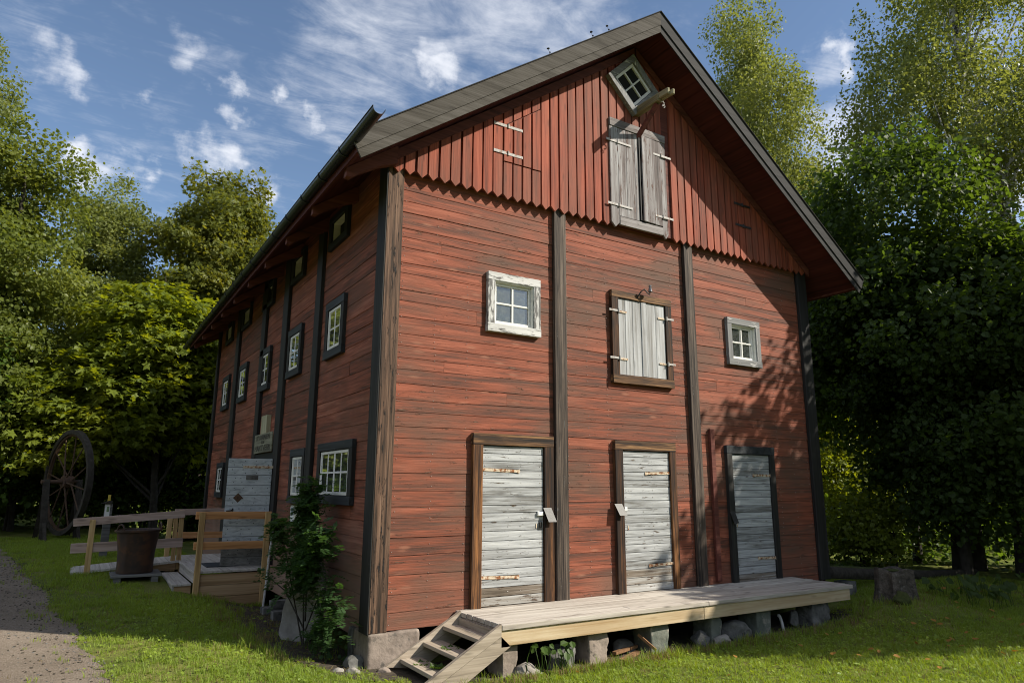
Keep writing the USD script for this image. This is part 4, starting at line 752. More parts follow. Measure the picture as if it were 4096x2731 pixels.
# ------------------------------------------------------------------ front deck and stair
dk = thing('loading_deck', 'long low wooden deck of pale boards along the barn front', 'deck')
DZ, DX0, DX1, DY0, DY1 = .487, 1.055, 7.06, -1.0, .040
nb = 8; w = (DY1 - DY0) / nb; r = random.Random(9)
for k in range(nb):
    y0_, y1_ = DY0 + k * w, DY0 + (k + 1) * w - .006; js = [DX0 + r.uniform(-.008, .008), 4.05 if k == 0 else r.choice([2.9, 3.6, 4.3, 5.0]) + r.uniform(-.1, .1), DX1 + r.uniform(-.01, .01)]
    for xa, xb in zip(js[:-1], js[1:]):
        v, f = boxm((xa + .002, y0_, DZ - .048 + r.uniform(-.002, .002)), (xb - .002, y1_, DZ + r.uniform(-.003, .003)), .004); part(dk, 'board', (v, f), 'deck_wood')
part(dk, 'front_beam', boxm((DX0 - .01, -.978, .282), (3.98, -.938, .437), .004), 'new_wood'); part(dk, 'front_beam', boxm((3.986, -.978, .282), (7.0, -.938, .437), .004), 'new_wood')
for xx in (DX0 + .02, 7.02): part(dk, 'end_beam', boxm((xx - .02, -.935, .29), (xx + .02, .03, .437)), 'stair_wood')
part(dk, 'rear_beam', boxm((DX0, -.02, .30), (7.0, .03, .435)), 'bare_grey')
for xx in np.linspace(1.8, 6.4, 7): part(dk, 'joist', boxm((xx - .025, -.93, .30), (xx + .025, -.03, .435)), 'bare_grey')
st = thing('stair', 'steep wooden stair of four treads up to the left end of the deck', 'stair')
def stringer(y0_, y1_, m1):
    for a, b in (((1.035, .500), (.15, .018)), ):
        pass
    top = [(1.050, .500), (1.050, .455), (1.050, .30)]
    up_ = [(1.048, .502), (.165, .018), (.31, .000), (1.048, .385)]; lo_ = [(1.048, .381), (.315, -.003), (.615, -.02), (1.165, .298), (1.048, .30)]
    part(st, 'stringer', extrude(up_, 1, y0_, y1_), m1); part(st, 'stringer', extrude([(1.048, .381), (.315, -.003), (.62, -.02), (1.16, .279), (1.048, .279)], 1, y0_ + .002, y1_ - .002), m1)
stringer(-1.0, -.955, 'stair_wood'); stringer(-.115, -.07, 'stair_wood')
for x_, z_ in ((.822, .365), (.588, .222), (.330, .082)):
    part(st, 'tread', boxm((x_, -.954, z_ - .040), (x_ + .105, -.116, z_), .004), 'stair_tread'); part(st, 'tread', boxm((x_ + .110, -.954, z_ - .040), (x_ + .225, -.116, z_ + .001), .004), 'stair_tread')
part(st, 'riser', boxm((1.02, -.954, .335), (1.044, -.116, .43)), 'stair_tread')

# ------------------------------------------------------------------ foundation
def G(x, y): return float(height(np.array(x), np.array(y)))
solo('corner_block', block((.0, -.015, -.12), (.59, .45, .338), 3, .016), 'concrete', 'broad crumbling concrete block under the left front corner', 'foundation block', smooth=True)
solo('corner_block', block((.0, .47, -.12), (.30, .62, .33), 4, .012), 'stone', 'narrow dark stone post behind the left corner block', 'foundation block', smooth=True)
piers = [(1.12, 1.30, -.05, 'concrete', 'tall concrete pier half hidden by the stair'), (2.24, 2.50, -.06, 'concrete', 'rough brown concrete pier in the sun, second from the stair'), (3.16, 3.44, -.07, 'concrete_green', 'sunlit greenish concrete pier near the middle of the deck'),
         (4.18, 4.36, .01, 'concrete_green', 'slim pier standing on broken stones'), (5.04, 5.32, -.05, 'concrete_green', 'shaded greenish pier right of the triangular stone'), (6.22, 6.62, -.06, 'stone', 'broken dark stone pier under the right end of the deck')]
for i, (a, b, z, m, lab) in enumerate(piers): solo('deck_pier', block((a, -.90, z - .12), (b, -.58, .282), 20 + i, .022 if i < 5 else .05), m, lab + '', 'pier', smooth=True)
rocks = [((1.46, -.86, -.03), (.17, .13, .09), 'pale_stone', 'flat pale rounded stone right of the first pier'), ((1.95, -.80, .03), (.22, .18, .17), 'stone', 'angular grey stone block left of the second pier'), ((2.62, -.35, .05), (.30, .2, .22), 'stone', 'dark stone deep under the deck behind the second pier'),
         ((2.95, -.62, .0), (.17, .14, .10), 'stone', 'pale broken stone just left of the greenish middle pier'), ((4.02, -.86, .02), (.16, .12, .11), 'stone', 'rough stone left of the slim pier'), ((4.32, -.92, -.02), (.14, .10, .09), 'pale_stone', 'small white-streaked stone at the foot of the slim pier'),
         ((4.72, -.80, .02), (.24, .16, .16), 'stone', 'triangular grey stone between two piers'), ((6.02, -.72, .05), (.09, .08, .13), 'stone', 'upright dark stone left of the right end pier'), ((-.10, .12, .03), (.12, .11, .11), 'stone', 'sharp grey stone beside the left corner'),
         ((-.30, -.02, .0), (.075, .07, .055), 'pale_stone', 'small round pale stone by the left corner, the left one'), ((-.17, -.10, .0), (.09, .08, .06), 'pale_stone', 'small round pale stone by the left corner, the right one'), ((.14, -.14, -.02), (.08, .06, .05), 'concrete', 'broken concrete lump at the foot of the corner block')]
for i, (c, rd, m, lab) in enumerate(rocks): solo('stone', rock(c, rd, 40 + i, 3), m, lab, 'stone', smooth=35)
for i, (c, rd, rz, lab) in enumerate([((-.10, 3.62, .05), (.22, .12, .09), 0, 'brick-sized rough stone in the low pile beside the white pole'), ((-.05, 3.30, .20), (.24, .10, .07), 0, 'topmost flat stone of the low pile by the leaning slab'), ((-.12, 3.15, .06), (.16, .12, .10), 0, 'squarish stone in the low pile nearest the leaning slab')]):
    lo = np.array(c) - np.array(rd) / 1.3; hi = np.array(c) + np.array(rd) / 1.3; solo('rubble_stone', block(lo, hi, 60 + i, .02), 'stone', lab, 'stone', smooth=True)
for i, (p0, p1, wd, ht) in enumerate([((2.66, -.95, -.04), (3.05, -.80, -.02), .08, .022), ((2.70, -.78, .0), (3.10, -.70, .02), .06, .03), ((3.16, -.98, .02), (3.05, -.80, .17), .02, .03)]):
    solo('splintered_wood', bar(p0, p1, wd, ht), 'broken_wood', ['flat splintered board on the ground under the deck', 'reddish splintered board lying under the deck behind another', 'thin stick leaning on the greenish middle pier'][i], 'scrap wood')
th = np.linspace(0, 1, 9); solo('bent_strip', tube([(5.60 + .12 * t_, -.80 + .02 * t_, .16 - .24 * t_ ** 2 + .0) for t_ in th], .022, 6), 'white_pipe', 'curved pale bark strip beneath the right part of the deck', 'strip', smooth=True)
# leaning stone slab
sl_o = np.array([(-.16, .10), (-.05, -.06), (.10, -.10), (.30, .10), (.37, .42), (.33, .83), (.20, 1.06), (.12, 1.02), (.03, .88), (-.065, .65), (-.135, .37)])
m = trimesh.creation.extrude_polygon(__import__('shapely').Polygon(sl_o).buffer(-.04).buffer(.04), .17, engine='earcut').subdivide_to_size(.06)
v = np.array(m.vertices); c2 = v[:, :2].mean(0); edge = np.abs(v[:, 2] / .17 - .5) > .45; v[edge, :2] = c2 + (v[edge, :2] - c2) * .95
sd_ = np.array([.849, -.528]) / np.hypot(.849, .528); bk_ = np.array([.528, .849]) / np.hypot(.849, .528)
v = np.column_stack([-.37 + v[:, 0] * sd_[0] + (v[:, 2] + v[:, 1] * .10) * bk_[0], 1.62 + v[:, 0] * sd_[1] + (v[:, 2] + v[:, 1] * .10) * bk_[1], v[:, 1]]); v += (.05 * (meshkit.fbm(v * 4, 5, 7) - .5))[:, None]
solo('leaning_stone', (v, orient(v - v.mean(0), np.array(m.faces))), 'slab_stone', 'tall pointed grey stone slab leaning on the side wall behind the shrub', 'stone slab', smooth=45)

# ------------------------------------------------------------------ landing with steps, ramp and rails at the side door
ld = thing('entrance_landing', 'new wooden landing with ramp, rails and two steps at the side door', 'landing')
LZ, LX0, LY0, LY1 = .571, -1.112, 4.55, 7.45
nb = 8
for k in range(nb):
    xa = LX0 + k * (1.10 / nb); part(ld, 'deck_board', boxm((xa, LY0, LZ - .035), (xa + 1.10 / nb - .005, LY1, LZ), .003), 'porch_board')
for k in range(3): part(ld, 'skirt_board', boxm((LX0 + .02, LY0 + .012, .02 + .168 * k), (-.02, LY0 + .04, .02 + .168 * k + .162), .003), 'skirt_wood')
part(ld, 'skirt_board', boxm((LX0 + .015, LY0 + .05, .395), (LX0 + .04, 6.3, .532), .003), 'porch_board'); part(ld, 'skirt_board', boxm((LX0 + .015, 6.3, .10), (LX0 + .04, 7.4, .532), .003), 'skirt_wood')
# step
for k in range(2): part(ld, 'step_board', boxm((-1.385 + .137 * k, 4.62, .362), (-1.385 + .137 * k + .132, 6.35, .392), .003), 'porch_board')
part(ld, 'step_riser', boxm((-1.375, 4.64, .20), (-1.352, 6.33, .360), .003), 'porch_board'); part(ld, 'step_side', boxm((-1.35, 4.64, .18), (-1.115, 4.665, .36), .003), 'skirt_wood')
for k in range(2): part(ld, 'ground_board', boxm((-1.70 + .15 * k, 4.45, .262 - .02), (-1.70 + .15 * k + .143, 6.1, .278), .003), 'porch_board')
# ramp boards run across the slope
def rz(x): return .571 + (x + 1.2) * (.571 - .462) / 1.5
for k in range(11):
    xa, xb = -1.12 - k * .145, -1.12 - k * .145 - .140
    v = np.array([(xa, 6.36, rz(xa)), (xb, 6.36, rz(xb)), (xb, 7.35, rz(xb)), (xa, 7.35, rz(xa))]); v = np.vstack([v, v - [0, 0, .035]])
    part(ld, 'ramp_board', (v, orient(v - v.mean(0), np.array([[0, 1, 2], [0, 2, 3], [4, 6, 5], [4, 7, 6], [0, 4, 5], [0, 5, 1], [1, 5, 6], [1, 6, 2], [2, 6, 7], [2, 7, 3], [3, 7, 4], [3, 4, 0]]))), 'porch_board')
part(ld, 'ramp_side', extrude([(-1.15, rz(-1.15) - .036), (-2.70, rz(-2.7) - .036), (-2.70, rz(-2.7) - .07), (-1.15, .42)], 1, 6.39, 6.42), 'skirt_wood')
# rails: near side of the landing
def rail(x0, x1, za, zb_, y, m_, h=.115, t=.04): part(ld, 'rail', bar((x0, y, za - h / 2), (x1, y, zb_ - h / 2), t, h, c=.004), m_)
def rpost(x, y, z0_, z1_, w_=.095, t=.05, lean=0.0): part(ld, 'rail_post', bar((x, y, z0_), (x + lean, y, z1_), w_, t, up=(0, 1, 0), c=.004), 'rail_post')
YN = LY0 + .02
rail(-1.15, -.005, 1.462, 1.450, YN + .0, 'rail_orange'); rail(-1.145, -.004, 1.006, .992, YN + .0, 'rail_orange')
rpost(-1.062, YN - .046, .14, 1.455, .085); rpost(-.075, YN - .046, -.03, 1.442, .085)
# far side of the landing
rail(-1.13, -.01, 1.42, 1.42, 7.42, 'rail_pink'); rail(-1.13, -.01, .995, .98, 7.42, 'rail_orange')
rpost(-1.10, 6.47, .42, 1.425, .075, .05, -.02); rpost(-1.195, 6.44, .40, 1.375, .07, .05, -.02)
# ramp rails
for (y, pz) in ((6.42, 0), ):
    rail(-2.752, -1.075, 1.312, 1.425, y, 'rail_pink', .125); rail(-2.745, -1.070, .915, .955, y, 'rail_pink', .155)
rpost(-2.475, 6.375, .30, 1.292, .085)
rail(-2.74, -1.12, 1.262, 1.30, 7.34, 'rail_pink', .12) if False else None
rpost(-1.21, 7.31, .40, 1.255, .085)
part(ld, 'support', boxm((-2.55, 6.45, .30), (-2.35, 7.30, .425)), 'bare_grey'); part(ld, 'support', boxm((-1.3, 6.45, .30), (-1.15, 7.30, .50)), 'skirt_wood')
mt = boxm((-.86, 5.02, .572), (-.40, 5.62, .590), .006)
solo('door_mat', mt, 'mat_rubber', 'dark grey door mat on the landing by the open door', 'mat')

# ------------------------------------------------------------------ iron pot on its pallet
px, py, pz = -1.835, 5.65, .497
pal = thing('low_pallet', 'low weathered timber pallet under the big rusty pot', 'pallet')
for k in range(4): part(pal, 'board', boxm((-2.17 + .0, 5.30 + .17 * k, .455), (-1.46, 5.30 + .17 * k + .155, .492), .004), 'bare_grey')
for xx in (-2.08, -1.56): part(pal, 'runner', boxm((xx - .05, 5.32, .36), (xx + .05, 5.96, .452), .004), 'bare_grey')
pot = thing('iron_pot', 'large rusty iron bucket-shaped pot with ring handles beside the ramp', 'pot')
prof = [(0, .03), (.235, .03), (.245, .0), (.262, .0), (.268, .03), (.262, .055), (.268, .30), (.305, .60), (.318, .625), (.345, .635), (.345, .66), (.318, .668), (.30, .655), (.285, .60), (.24, .10), (0, .08)]
v = trimesh.creation.revolve(np.array(prof), sections=40); v.apply_translation((px, py, pz)); part(pot, 'body', v, 'pot_iron', smooth=40)
for ang, nm in ((math.radians(215), 'handle'), (math.radians(5), 'handle')):
    c_, s_ = math.cos(ang), math.sin(ang); th = np.linspace(0, math.pi, 12); R_ = .075
    pts = [(px + c_ * .322 - s_ * R_ * math.cos(q), py + s_ * .322 + c_ * R_ * math.cos(q), pz + .655 + 1.25 * R_ * math.sin(q)) for q in th]; part(pot, nm, tube(pts, .014, 8), 'pot_iron', smooth=True)

# ------------------------------------------------------------------ big wooden wheel on its stand
wh = thing('wheel_stand', 'big old iron and wood belt wheel on a timber stand at the forest edge', 'wheel')
wc = np.array([-2.985, 15.2, 1.925]); WS = .966; wn = np.array([-.93, -.37, 0]); wn /= np.linalg.norm(wn); wu = np.array([-.02, .02, 1.0]); wu -= wn * (wu @ wn); wu /= np.linalg.norm(wu); wv = np.cross(wn, wu)
def ringmesh(r0, r1, w_, n=56):
    th = np.arange(n) * 2 * np.pi / n; d = np.cos(th)[:, None] * wv + np.sin(th)[:, None] * wu; pts = []
    for rr, o in ((r0, -w_ / 2), (r1, -w_ / 2), (r1, w_ / 2), (r0, w_ / 2)): pts.append(wc + d * rr * WS + wn * o)
    v = np.stack(pts, 1).reshape(-1, 3); f = []
    for i in range(n):
        j = (i + 1) % n
        for k in range(4): l = (k + 1) % 4; f.append([i * 4 + k, j * 4 + k, j * 4 + l, i * 4 + l])
    f = np.array(f); f = np.vstack([f[:, [0, 1, 2]], f[:, [0, 2, 3]]]); return v, orient(v - wc, f)
part(wh, 'rim', ringmesh(1.33, 1.45, .15), 'bark_dark', smooth=40); part(wh, 'inner_rim', ringmesh(1.275, 1.33, .07), 'rust', smooth=40)
part(wh, 'hub', tube([wc - wn * .12, wc + wn * .12], .16, 16), 'rust', smooth=40); part(wh, 'axle', tube([wc - wn * .35, wc + wn * .62], .055, 12), 'rust', smooth=40)
for k in range(12):
    q = k * 2 * np.pi / 12 + .2; d = math.cos(q) * wv + math.sin(q) * wu; part(wh, 'spoke', tube([wc + d * .12 + wn * .07 * (-1) ** k, wc + d * 1.25], [.022, .017], 7), 'rust', smooth=40)
ax1, ax2 = wc + wn * .50, wc - wn * .30
for a_, dx in ((ax1, 1), (ax2, -1)):
    part(wh, 'leg', bar(a_ + [0, 0, .05], (a_[0] + .10, a_[1] - .30, .30), .16, .13, up=(0, 1, 0)), 'bark_dark'); part(wh, 'leg', bar(a_ + [0, 0, -.25], (a_[0] - .12, a_[1] + .75, .33), .11, .10, up=(0, 1, 0)), 'bark_dark')
    part(wh, 'brace', bar(a_ + [.05, -.1, -.9], (a_[0] + .18, a_[1] - .65, .33), .08, .08, up=(0, 1, 0)), 'bark_dark')
# little display post
dp = thing('display_post', 'slim display post with white picture panel and yellow lath behind the ramp', 'post')
part(dp, 'post', boxm((-2.24, 9.0, .35), (-2.10, 9.10, 1.49), .004), 'bare_grey'); part(dp, 'panel', boxm((-2.235, 8.988, 1.10), (-2.145, 8.997, 1.475)), 'paper', 'white printed panel'); part(dp, 'picture', boxm((-2.20, 8.984, 1.33), (-2.16, 8.9875, 1.43)), 'paper_leafprint')
part(dp, 'cap', extrude([(-2.31, 1.490), (-2.13, 1.490), (-2.11, 1.535), (-2.17, 1.545)], 1, 8.94, 9.16), 'bark_dark'); part(dp, 'lath', boxm((-2.195, 9.17, .4), (-2.145, 9.20, 1.66), .003), 'yellow_wood', 'yellow painted lath')

# ------------------------------------------------------------------ stump and log on the right
n = 26; th = np.arange(n) * 2 * np.pi / n; rr = .25 + .03 * np.sin(th * 5 + 1) + .018 * np.sin(th * 9); hs = [-.1, .02, .14, .30, .43, .45]; flare = [1.30, 1.16, 1.04, .99, .97, .93]; vv = []
for h_, fl in zip(hs, flare):
    for i in range(n): vv.append((7.90 + rr[i] * fl * math.cos(th[i]), -1.12 + rr[i] * fl * math.sin(th[i]), .22 + h_ + (.03 * math.sin(th[i] * 3) if h_ > .3 else 0)))
ff = []
for j in range(len(hs) - 1):
    for i in range(n): ff.append([j * n + i, j * n + (i + 1) % n, (j + 1) * n + (i + 1) % n, (j + 1) * n + i])
ff = np.array(ff); ff = np.vstack([ff[:, [0, 1, 2]], ff[:, [0, 2, 3]]]); vv = np.array(vv); k0 = len(vv); vv = np.vstack([vv, [[7.90, -1.12, .66]]]); e = (len(hs) - 1) * n
ff = np.vstack([ff, [[e + i, e + (i + 1) % n, k0] for i in range(n)]])
sp = thing('tree_stump', 'broad dark mossy tree stump on a low mound right of the deck', 'tree stump')
part(sp, 'stump', (vv, ff), 'bark_stump', smooth=50); part(sp, 'moss', rock((7.66, -1.36, .28), (.16, .14, .14), 71, 3), 'moss', smooth=True); part(sp, 'moss', rock((7.85, -1.18, .668), (.12, .10, .022), 72, 3), 'moss', smooth=True)
lg = thing('fallen_log', 'long mossy log lying behind the stump from the barn corner', 'log')
pts = [(8.02, .05, .50), (8.8, .10, .43), (9.8, .05, .36), (11.0, .0, .28), (12.5, -.1, .24)]; part(lg, 'trunk', tube(pts, [.10, .10, .095, .09, .085], 10), 'bark_dark', smooth=True); part(lg, 'moss', tube([(p_[0], p_[1], p_[2] + .075) for p_ in pts[:4]], [.04, .045, .035, .02], 7), 'moss', smooth=True)
for x_ in (8.5, 10.2): part(lg, 'support', boxm((x_ - .12, -.05, -.1), (x_ + .12, .2, .33)), 'stone')

# ------------------------------------------------------------------ vegetation
SHAPES = {'small': (np.array([(0, 0, 0), (.36, .45, .06), (0, 1, 0), (-.36, .45, .06)]), np.array([(0, 1, 2), (0, 2, 3)])),
          'broad': (np.array([(0, 0, 0), (.42, .30, .07), (.36, .72, .05), (0, 1.05, -.05), (-.36, .72, .05), (-.42, .30, .07)]), np.array([(0, 1, 2), (0, 2, 3), (0, 3, 4), (0, 4, 5)])),
          'lobed': (np.array([(0, 0, 0), (.45, -.02, .03), (.30, .28, .05), (.62, .60, .02), (.22, .66, .06), (0, 1.08, -.05), (-.22, .66, .06), (-.62, .60, .02), (-.30, .28, .05), (-.45, -.02, .03)]),
                    np.array([(0, 1, 2), (0, 2, 4), (2, 3, 4), (0, 4, 5), (0, 5, 6), (0, 6, 8), (6, 7, 8), (0, 8, 9)]))}
def unit(a): return a / (np.linalg.norm(a, axis=-1, keepdims=True) + 1e-9)
def leaves(pos, nrm, along, size, shape):
    sv, sf = SHAPES[shape]; n = len(pos); c = unit(nrm); a = unit(along - c * (along * c).sum(1, keepdims=True)); b = np.cross(a, c); s = size[:, None, None]
    v = pos[:, None] + s * (sv[None, :, :1] * b[:, None] + sv[None, :, 1:2] * a[:, None] + sv[None, :, 2:] * c[:, None])
    return v.reshape(-1, 3), (sf[None] + (np.arange(n) * len(sv))[:, None, None]).reshape(-1, 3)
def tree(name, label, cat, base, H, crown, nclump, per, size, shape, style, lmat, bark, tr, lean=(0, 0), limbs=14, seed=1, group=None, hole=.40, trunk_top=.93, stems=1):
    """crown: ellipsoids (dx, dy, z, rx, ry, rz) about the base; the leaves sit in clumps along the limbs."""
    rg = np.random.default_rng(seed); base = np.array([base[0], base[1], G(base[0], base[1])], float); t = thing(name, label, cat, group)
    mb = MB(); tops = []
    for s in range(stems):
        off = np.array([rg.normal() * .25 * (stems > 1), rg.normal() * .25 * (stems > 1), 0]); k = np.linspace(0, 1, 9); wob = np.cumsum(rg.normal(size=(9, 2)) * .012 * H, 0)
        ln = np.array(lean) + rg.normal(size=2) * .05 * (stems > 1) * H
        pts = np.column_stack([base[0] + off[0] + ln[0] * k + wob[:, 0] * k, base[1] + off[1] + ln[1] * k + wob[:, 1] * k, base[2] - .15 + (H * trunk_top + .15) * k]); rad = tr * (1 - k) ** .75 * .92 + tr * .06 + tr * .35 * np.exp(-k * 25)
        mb.add(*tube(pts, rad, 9)); tops.append(pts)
    E = np.array(crown, float); wgt = (E[:, 3] * E[:, 4] * E[:, 5]); wgt /= wgt.sum(); C_ = np.zeros((0, 3)); O = np.zeros((0, 3))
    while len(C_) < nclump:
        n = nclump * 2; i = rg.choice(len(E), n, p=wgt); d = unit(rg.normal(size=(n, 3))); rr = rg.uniform(0, 1, n) ** .42; p = E[i, :3] + d * rr[:, None] * E[i, 3:]
        ok = (meshkit.fbm(p * .55 + seed * 7.7, 3, seed) > hole) & (p[:, 2] > .4); C_ = np.vstack([C_, p[ok]]); O = np.vstack([O, d[ok]])
    C_, O = C_[:nclump], O[:nclump]; world = C_ + base * [1, 1, 1]
    # limbs and twigs
    for q in rg.choice(nclump, min(limbs, nclump), replace=False):
        T = tops[rg.integers(len(tops))]; tip = world[q]; z0_ = np.clip(tip[2] - rg.uniform(.12, .35) * H * .8, base[2] + .12 * H, T[-1, 2]); st_ = np.array([np.interp(z0_, T[:, 2], T[:, j]) for j in range(3)])
        mid = st_ * .5 + tip * .5 + [0, 0, .05 * H * rg.uniform(-.3, 1)] + rg.normal(size=3) * .06; r0 = tr * .38 * (1 - (z0_ - base[2]) / H) + .012; mb.add(*tube([st_, (st_ + mid) / 2 + rg.normal(size=3) * .04, mid, tip], [r0, r0 * .75, r0 * .5, .006], 5, cap=False))
    part(t, 'trunk', mb.mesh(), bark, smooth=True)
    n = nclump * per; ci = np.repeat(np.arange(nclump), per); out = O[ci]; rn = unit(rg.normal(size=(n, 3))) * (rg.uniform(size=(n, 1)) ** .5 * 1.75); cs = rg.uniform(.7, 1.35, nclump)[ci][:, None]
    if style == 'birch': pos = world[ci] + rn * [.26, .26, .42] * cs; pos[:, 2] -= .15; nrm = rg.normal(size=(n, 3)) + out * .45 + [0, 0, .3]; al = rg.normal(size=(n, 3)) * .6 + [0, 0, -1.0] + out * .3
    elif style == 'layer': r2 = rn[:, :2] * .42 * cs; pos = world[ci] + np.column_stack([r2, rn[:, 2] * .19 - .14 * (r2 ** 2).sum(1)]); nrm = rg.normal(size=(n, 3)) * .45 + out * .35 + [0, 0, .85]; al = np.column_stack([r2, np.zeros(n)]) + out * [.5, .5, 0] + rg.normal(size=(n, 3)) * .25 + [0, 0, -.25]
    else: pos = world[ci] + rn * [.34, .34, .26] * cs; nrm = rg.normal(size=(n, 3)) * .7 + out * .5 + [0, 0, .5]; al = rg.normal(size=(n, 3)) + out * .6 + [0, 0, -.35]
    sz = size * rg.uniform(.45, 1.45, n); part(t, 'crown', leaves(pos, nrm, al, sz, shape), lmat); return t
# left of the barn
tree('birch_tree', 'tall pale birch at the far left edge reaching out of the treetops', 'tree', (-7.1, 19.5), 16.6, [(.2, 0, 12.8, 1.3, 1.3, 3.6), (0, 0, 9, 2.2, 2.2, 3.5), (0, 0, 5.5, 2.4, 2.4, 2.6)], 420, 150, .105, 'small', 'birch', 'leaf_birch', 'bark_birch', .17, seed=3)
tree('oak_tree', 'broad sunlit olive-green tree left of the wheel', 'tree', (-5.3, 18.3), 13.2, [(.15, 0, 10.3, 1.7, 1.7, 2.6), (0, 0, 7.2, 2.3, 2.3, 3.2), (.3, 0, 4, 2.3, 2.3, 2.4)], 460, 120, .105, 'broad', 'tuft', 'leaf_oak', 'bark_dark', .2, seed=5)
tree('oak_tree', 'slender dull olive tree between the left tall trees and the maple', 'tree', (-2.75, 21.6), 13.4, [(.0, 0, 10.6, 1.6, 1.5, 2.4), (0, 0, 7.5, 2.1, 1.9, 3.0)], 360, 140, .11, 'small', 'tuft', 'leaf_birch', 'bark_dark', .17, seed=6)
tree('maple_tree', 'rounded maple with a touch of autumn rising behind the eave', 'tree', (.85, 20.6), 15.0, [(.0, 0, 12.2, 1.9, 1.9, 2.2), (0, 0, 9.8, 2.8, 2.6, 2.4)], 330, 100, .125, 'lobed', 'tuft', 'leaf_autumn', 'bark_dark', .2, seed=7, hole=.44)
tree('young_maple', 'bright yellow-green maple with layered leaves beside the far end of the barn', 'tree', (-.55, 17.6), 9.4, [(-.5, 0, 6.5, 2.1, 1.8, 1.8), (-1.2, -.1, 4.4, 2.8, 1.9, 1.6), (-2.6, 0, 3.1, 2.0, 1.4, .9), (.7, .3, 4.8, 1.7, 1.5, 2.2)], 420, 75, .19, 'lobed', 'layer', 'leaf_bright', 'bark_dark', .13, seed=8, hole=.36)
tree('hazel_bush', 'dark layered hazel bush behind the wheel', 'bush', (-4.1, 19.2), 5.6, [(0, 0, 3.6, 2.2, 1.8, 1.6), (0, 0, 2.0, 2.3, 1.6, 1.1)], 200, 70, .15, 'broad', 'layer', 'leaf_maple', 'bark_dark', .06, seed=9, stems=4)
tree('hazel_bush', 'dark hazel bush at the left edge of the picture', 'bush', (-6.4, 17.6), 6.4, [(0, 0, 4.0, 1.9, 1.9, 2.2), (0, 0, 1.6, 1.9, 1.6, 1.2)], 220, 80, .12, 'broad', 'tuft', 'leaf_maple', 'bark_dark', .06, seed=10, stems=4)
for i, (x_, y_, h_, lab) in enumerate([(-2.3, 20.6, 4.6, 'dark bush filling the wood right behind the display post'), (-.6, 21.4, 4.2, 'dark bush low behind the trunks near the barn end'), (1.4, 20.2, 4.4, 'dark bush at the far barn corner'), (-5.0, 21.5, 5.0, 'dark bush low behind the wheel on its left')]):
    tree('hazel_bush', lab, 'bush', (x_, y_), h_, [(0, 0, h_ * .6, 1.7, 1.4, h_ * .36), (0, 0, h_ * .26, 1.7, 1.3, h_ * .24)], 150, 65, .14, 'broad', 'layer', 'leaf_maple', 'bark_dark', .045, seed=130 + i, stems=3)
for i, (x_, y_, h_, lab) in enumerate([(-2.0, 20.6, 7, 'thin shaded tree right of the wheel'), (.5, 19.6, 7.5, 'dark shaded tree close behind the far corner of the barn'), (1.3, 22.5, 8, 'shaded slim tree deep behind the barn end'), (-1.0, 23.5, 8, 'slim shaded tree deep in the wood behind the landing')]):
    tree('forest_tree', lab, 'tree', (x_, y_), h_, [(0, 0, h_ * .66, 1.9, 1.9, h_ * .3)], 130, 70, .14, 'broad', 'layer', 'leaf_dark', 'bark_dark', .12, seed=30 + i)
for i, (x_, y_, h_, lab) in enumerate([(-7.5, 26, 4.2, 'sunlit yellowish bush far back at the left edge'), (-3.2, 29, 4.5, 'sunlit bush seen through the trunks behind the wheel'), (.8, 29.5, 5, 'sunlit bush seen through the trunks near the barn end'), (4.5, 30, 6, 'pale sunlit bush hidden behind the barn end'), (-11, 27, 7, 'leafy bush far out at the left')]):
    tree('forest_bush', lab, 'bush', (x_, y_), h_, [(0, 0, h_ * .5, 2.6, 2.2, h_ * .5)], 150, 70, .14, 'broad', 'tuft', 'leaf_bright', 'bark_dark', .05, seed=50 + i, stems=3)
tree('oak_tree', 'broad tree hidden behind the barn end shading the bright maple', 'tree', (3.7, 15.0), 9.6, [(0, 0, 6.6, 2.6, 2.6, 2.6)], 200, 70, .15, 'broad', 'tuft', 'leaf_oak', 'bark_dark', .2, seed=45)
# right of the barn
tree('birch_tree', 'tall slender birch showing above the right roof slope', 'tree', (16.5, 6.9), 20.0, [(-.5, .2, 16.8, 1.5, 1.5, 3.1), (-.2, 0, 13, 2.5, 2.4, 3.4), (.4, -.3, 9.3, 3.2, 3.0, 3.4)], 720, 150, .095, 'small', 'birch', 'leaf_birch', 'bark_birch', .16, seed=12, hole=.43, limbs=26)
tree('birch_tree', 'large birch with visible mottled trunk in the upper right corner', 'tree', (15.8, -.75), 20.0, [(-.3, .4, 14.5, 3.0, 3.0, 3.8), (-1.2, 1.0, 10.8, 2.8, 2.6, 2.8), (1.0, -1.2, 11, 2.8, 2.6, 3.2)], 620, 150, .085, 'small', 'birch', 'leaf_birch', 'bark_birch', .22, lean=(-1.6, .9), seed=13, hole=.46, limbs=34)
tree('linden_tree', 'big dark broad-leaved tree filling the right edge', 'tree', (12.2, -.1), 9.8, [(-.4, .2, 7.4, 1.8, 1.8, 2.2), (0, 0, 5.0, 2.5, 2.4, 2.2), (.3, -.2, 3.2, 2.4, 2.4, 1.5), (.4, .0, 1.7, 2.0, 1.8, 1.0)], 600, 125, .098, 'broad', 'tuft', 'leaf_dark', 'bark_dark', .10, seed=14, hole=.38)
tree('linden_tree', 'dense dark tree right against the barn corner', 'tree', (12.6, 3.3), 9.2, [(0, 0, 6.2, 2.2, 2.2, 2.8), (-.2, .2, 4.2, 2.0, 2.0, 1.5)], 320, 90, .115, 'broad', 'tuft', 'leaf_maple', 'bark_dark', .13, seed=15, hole=.38)
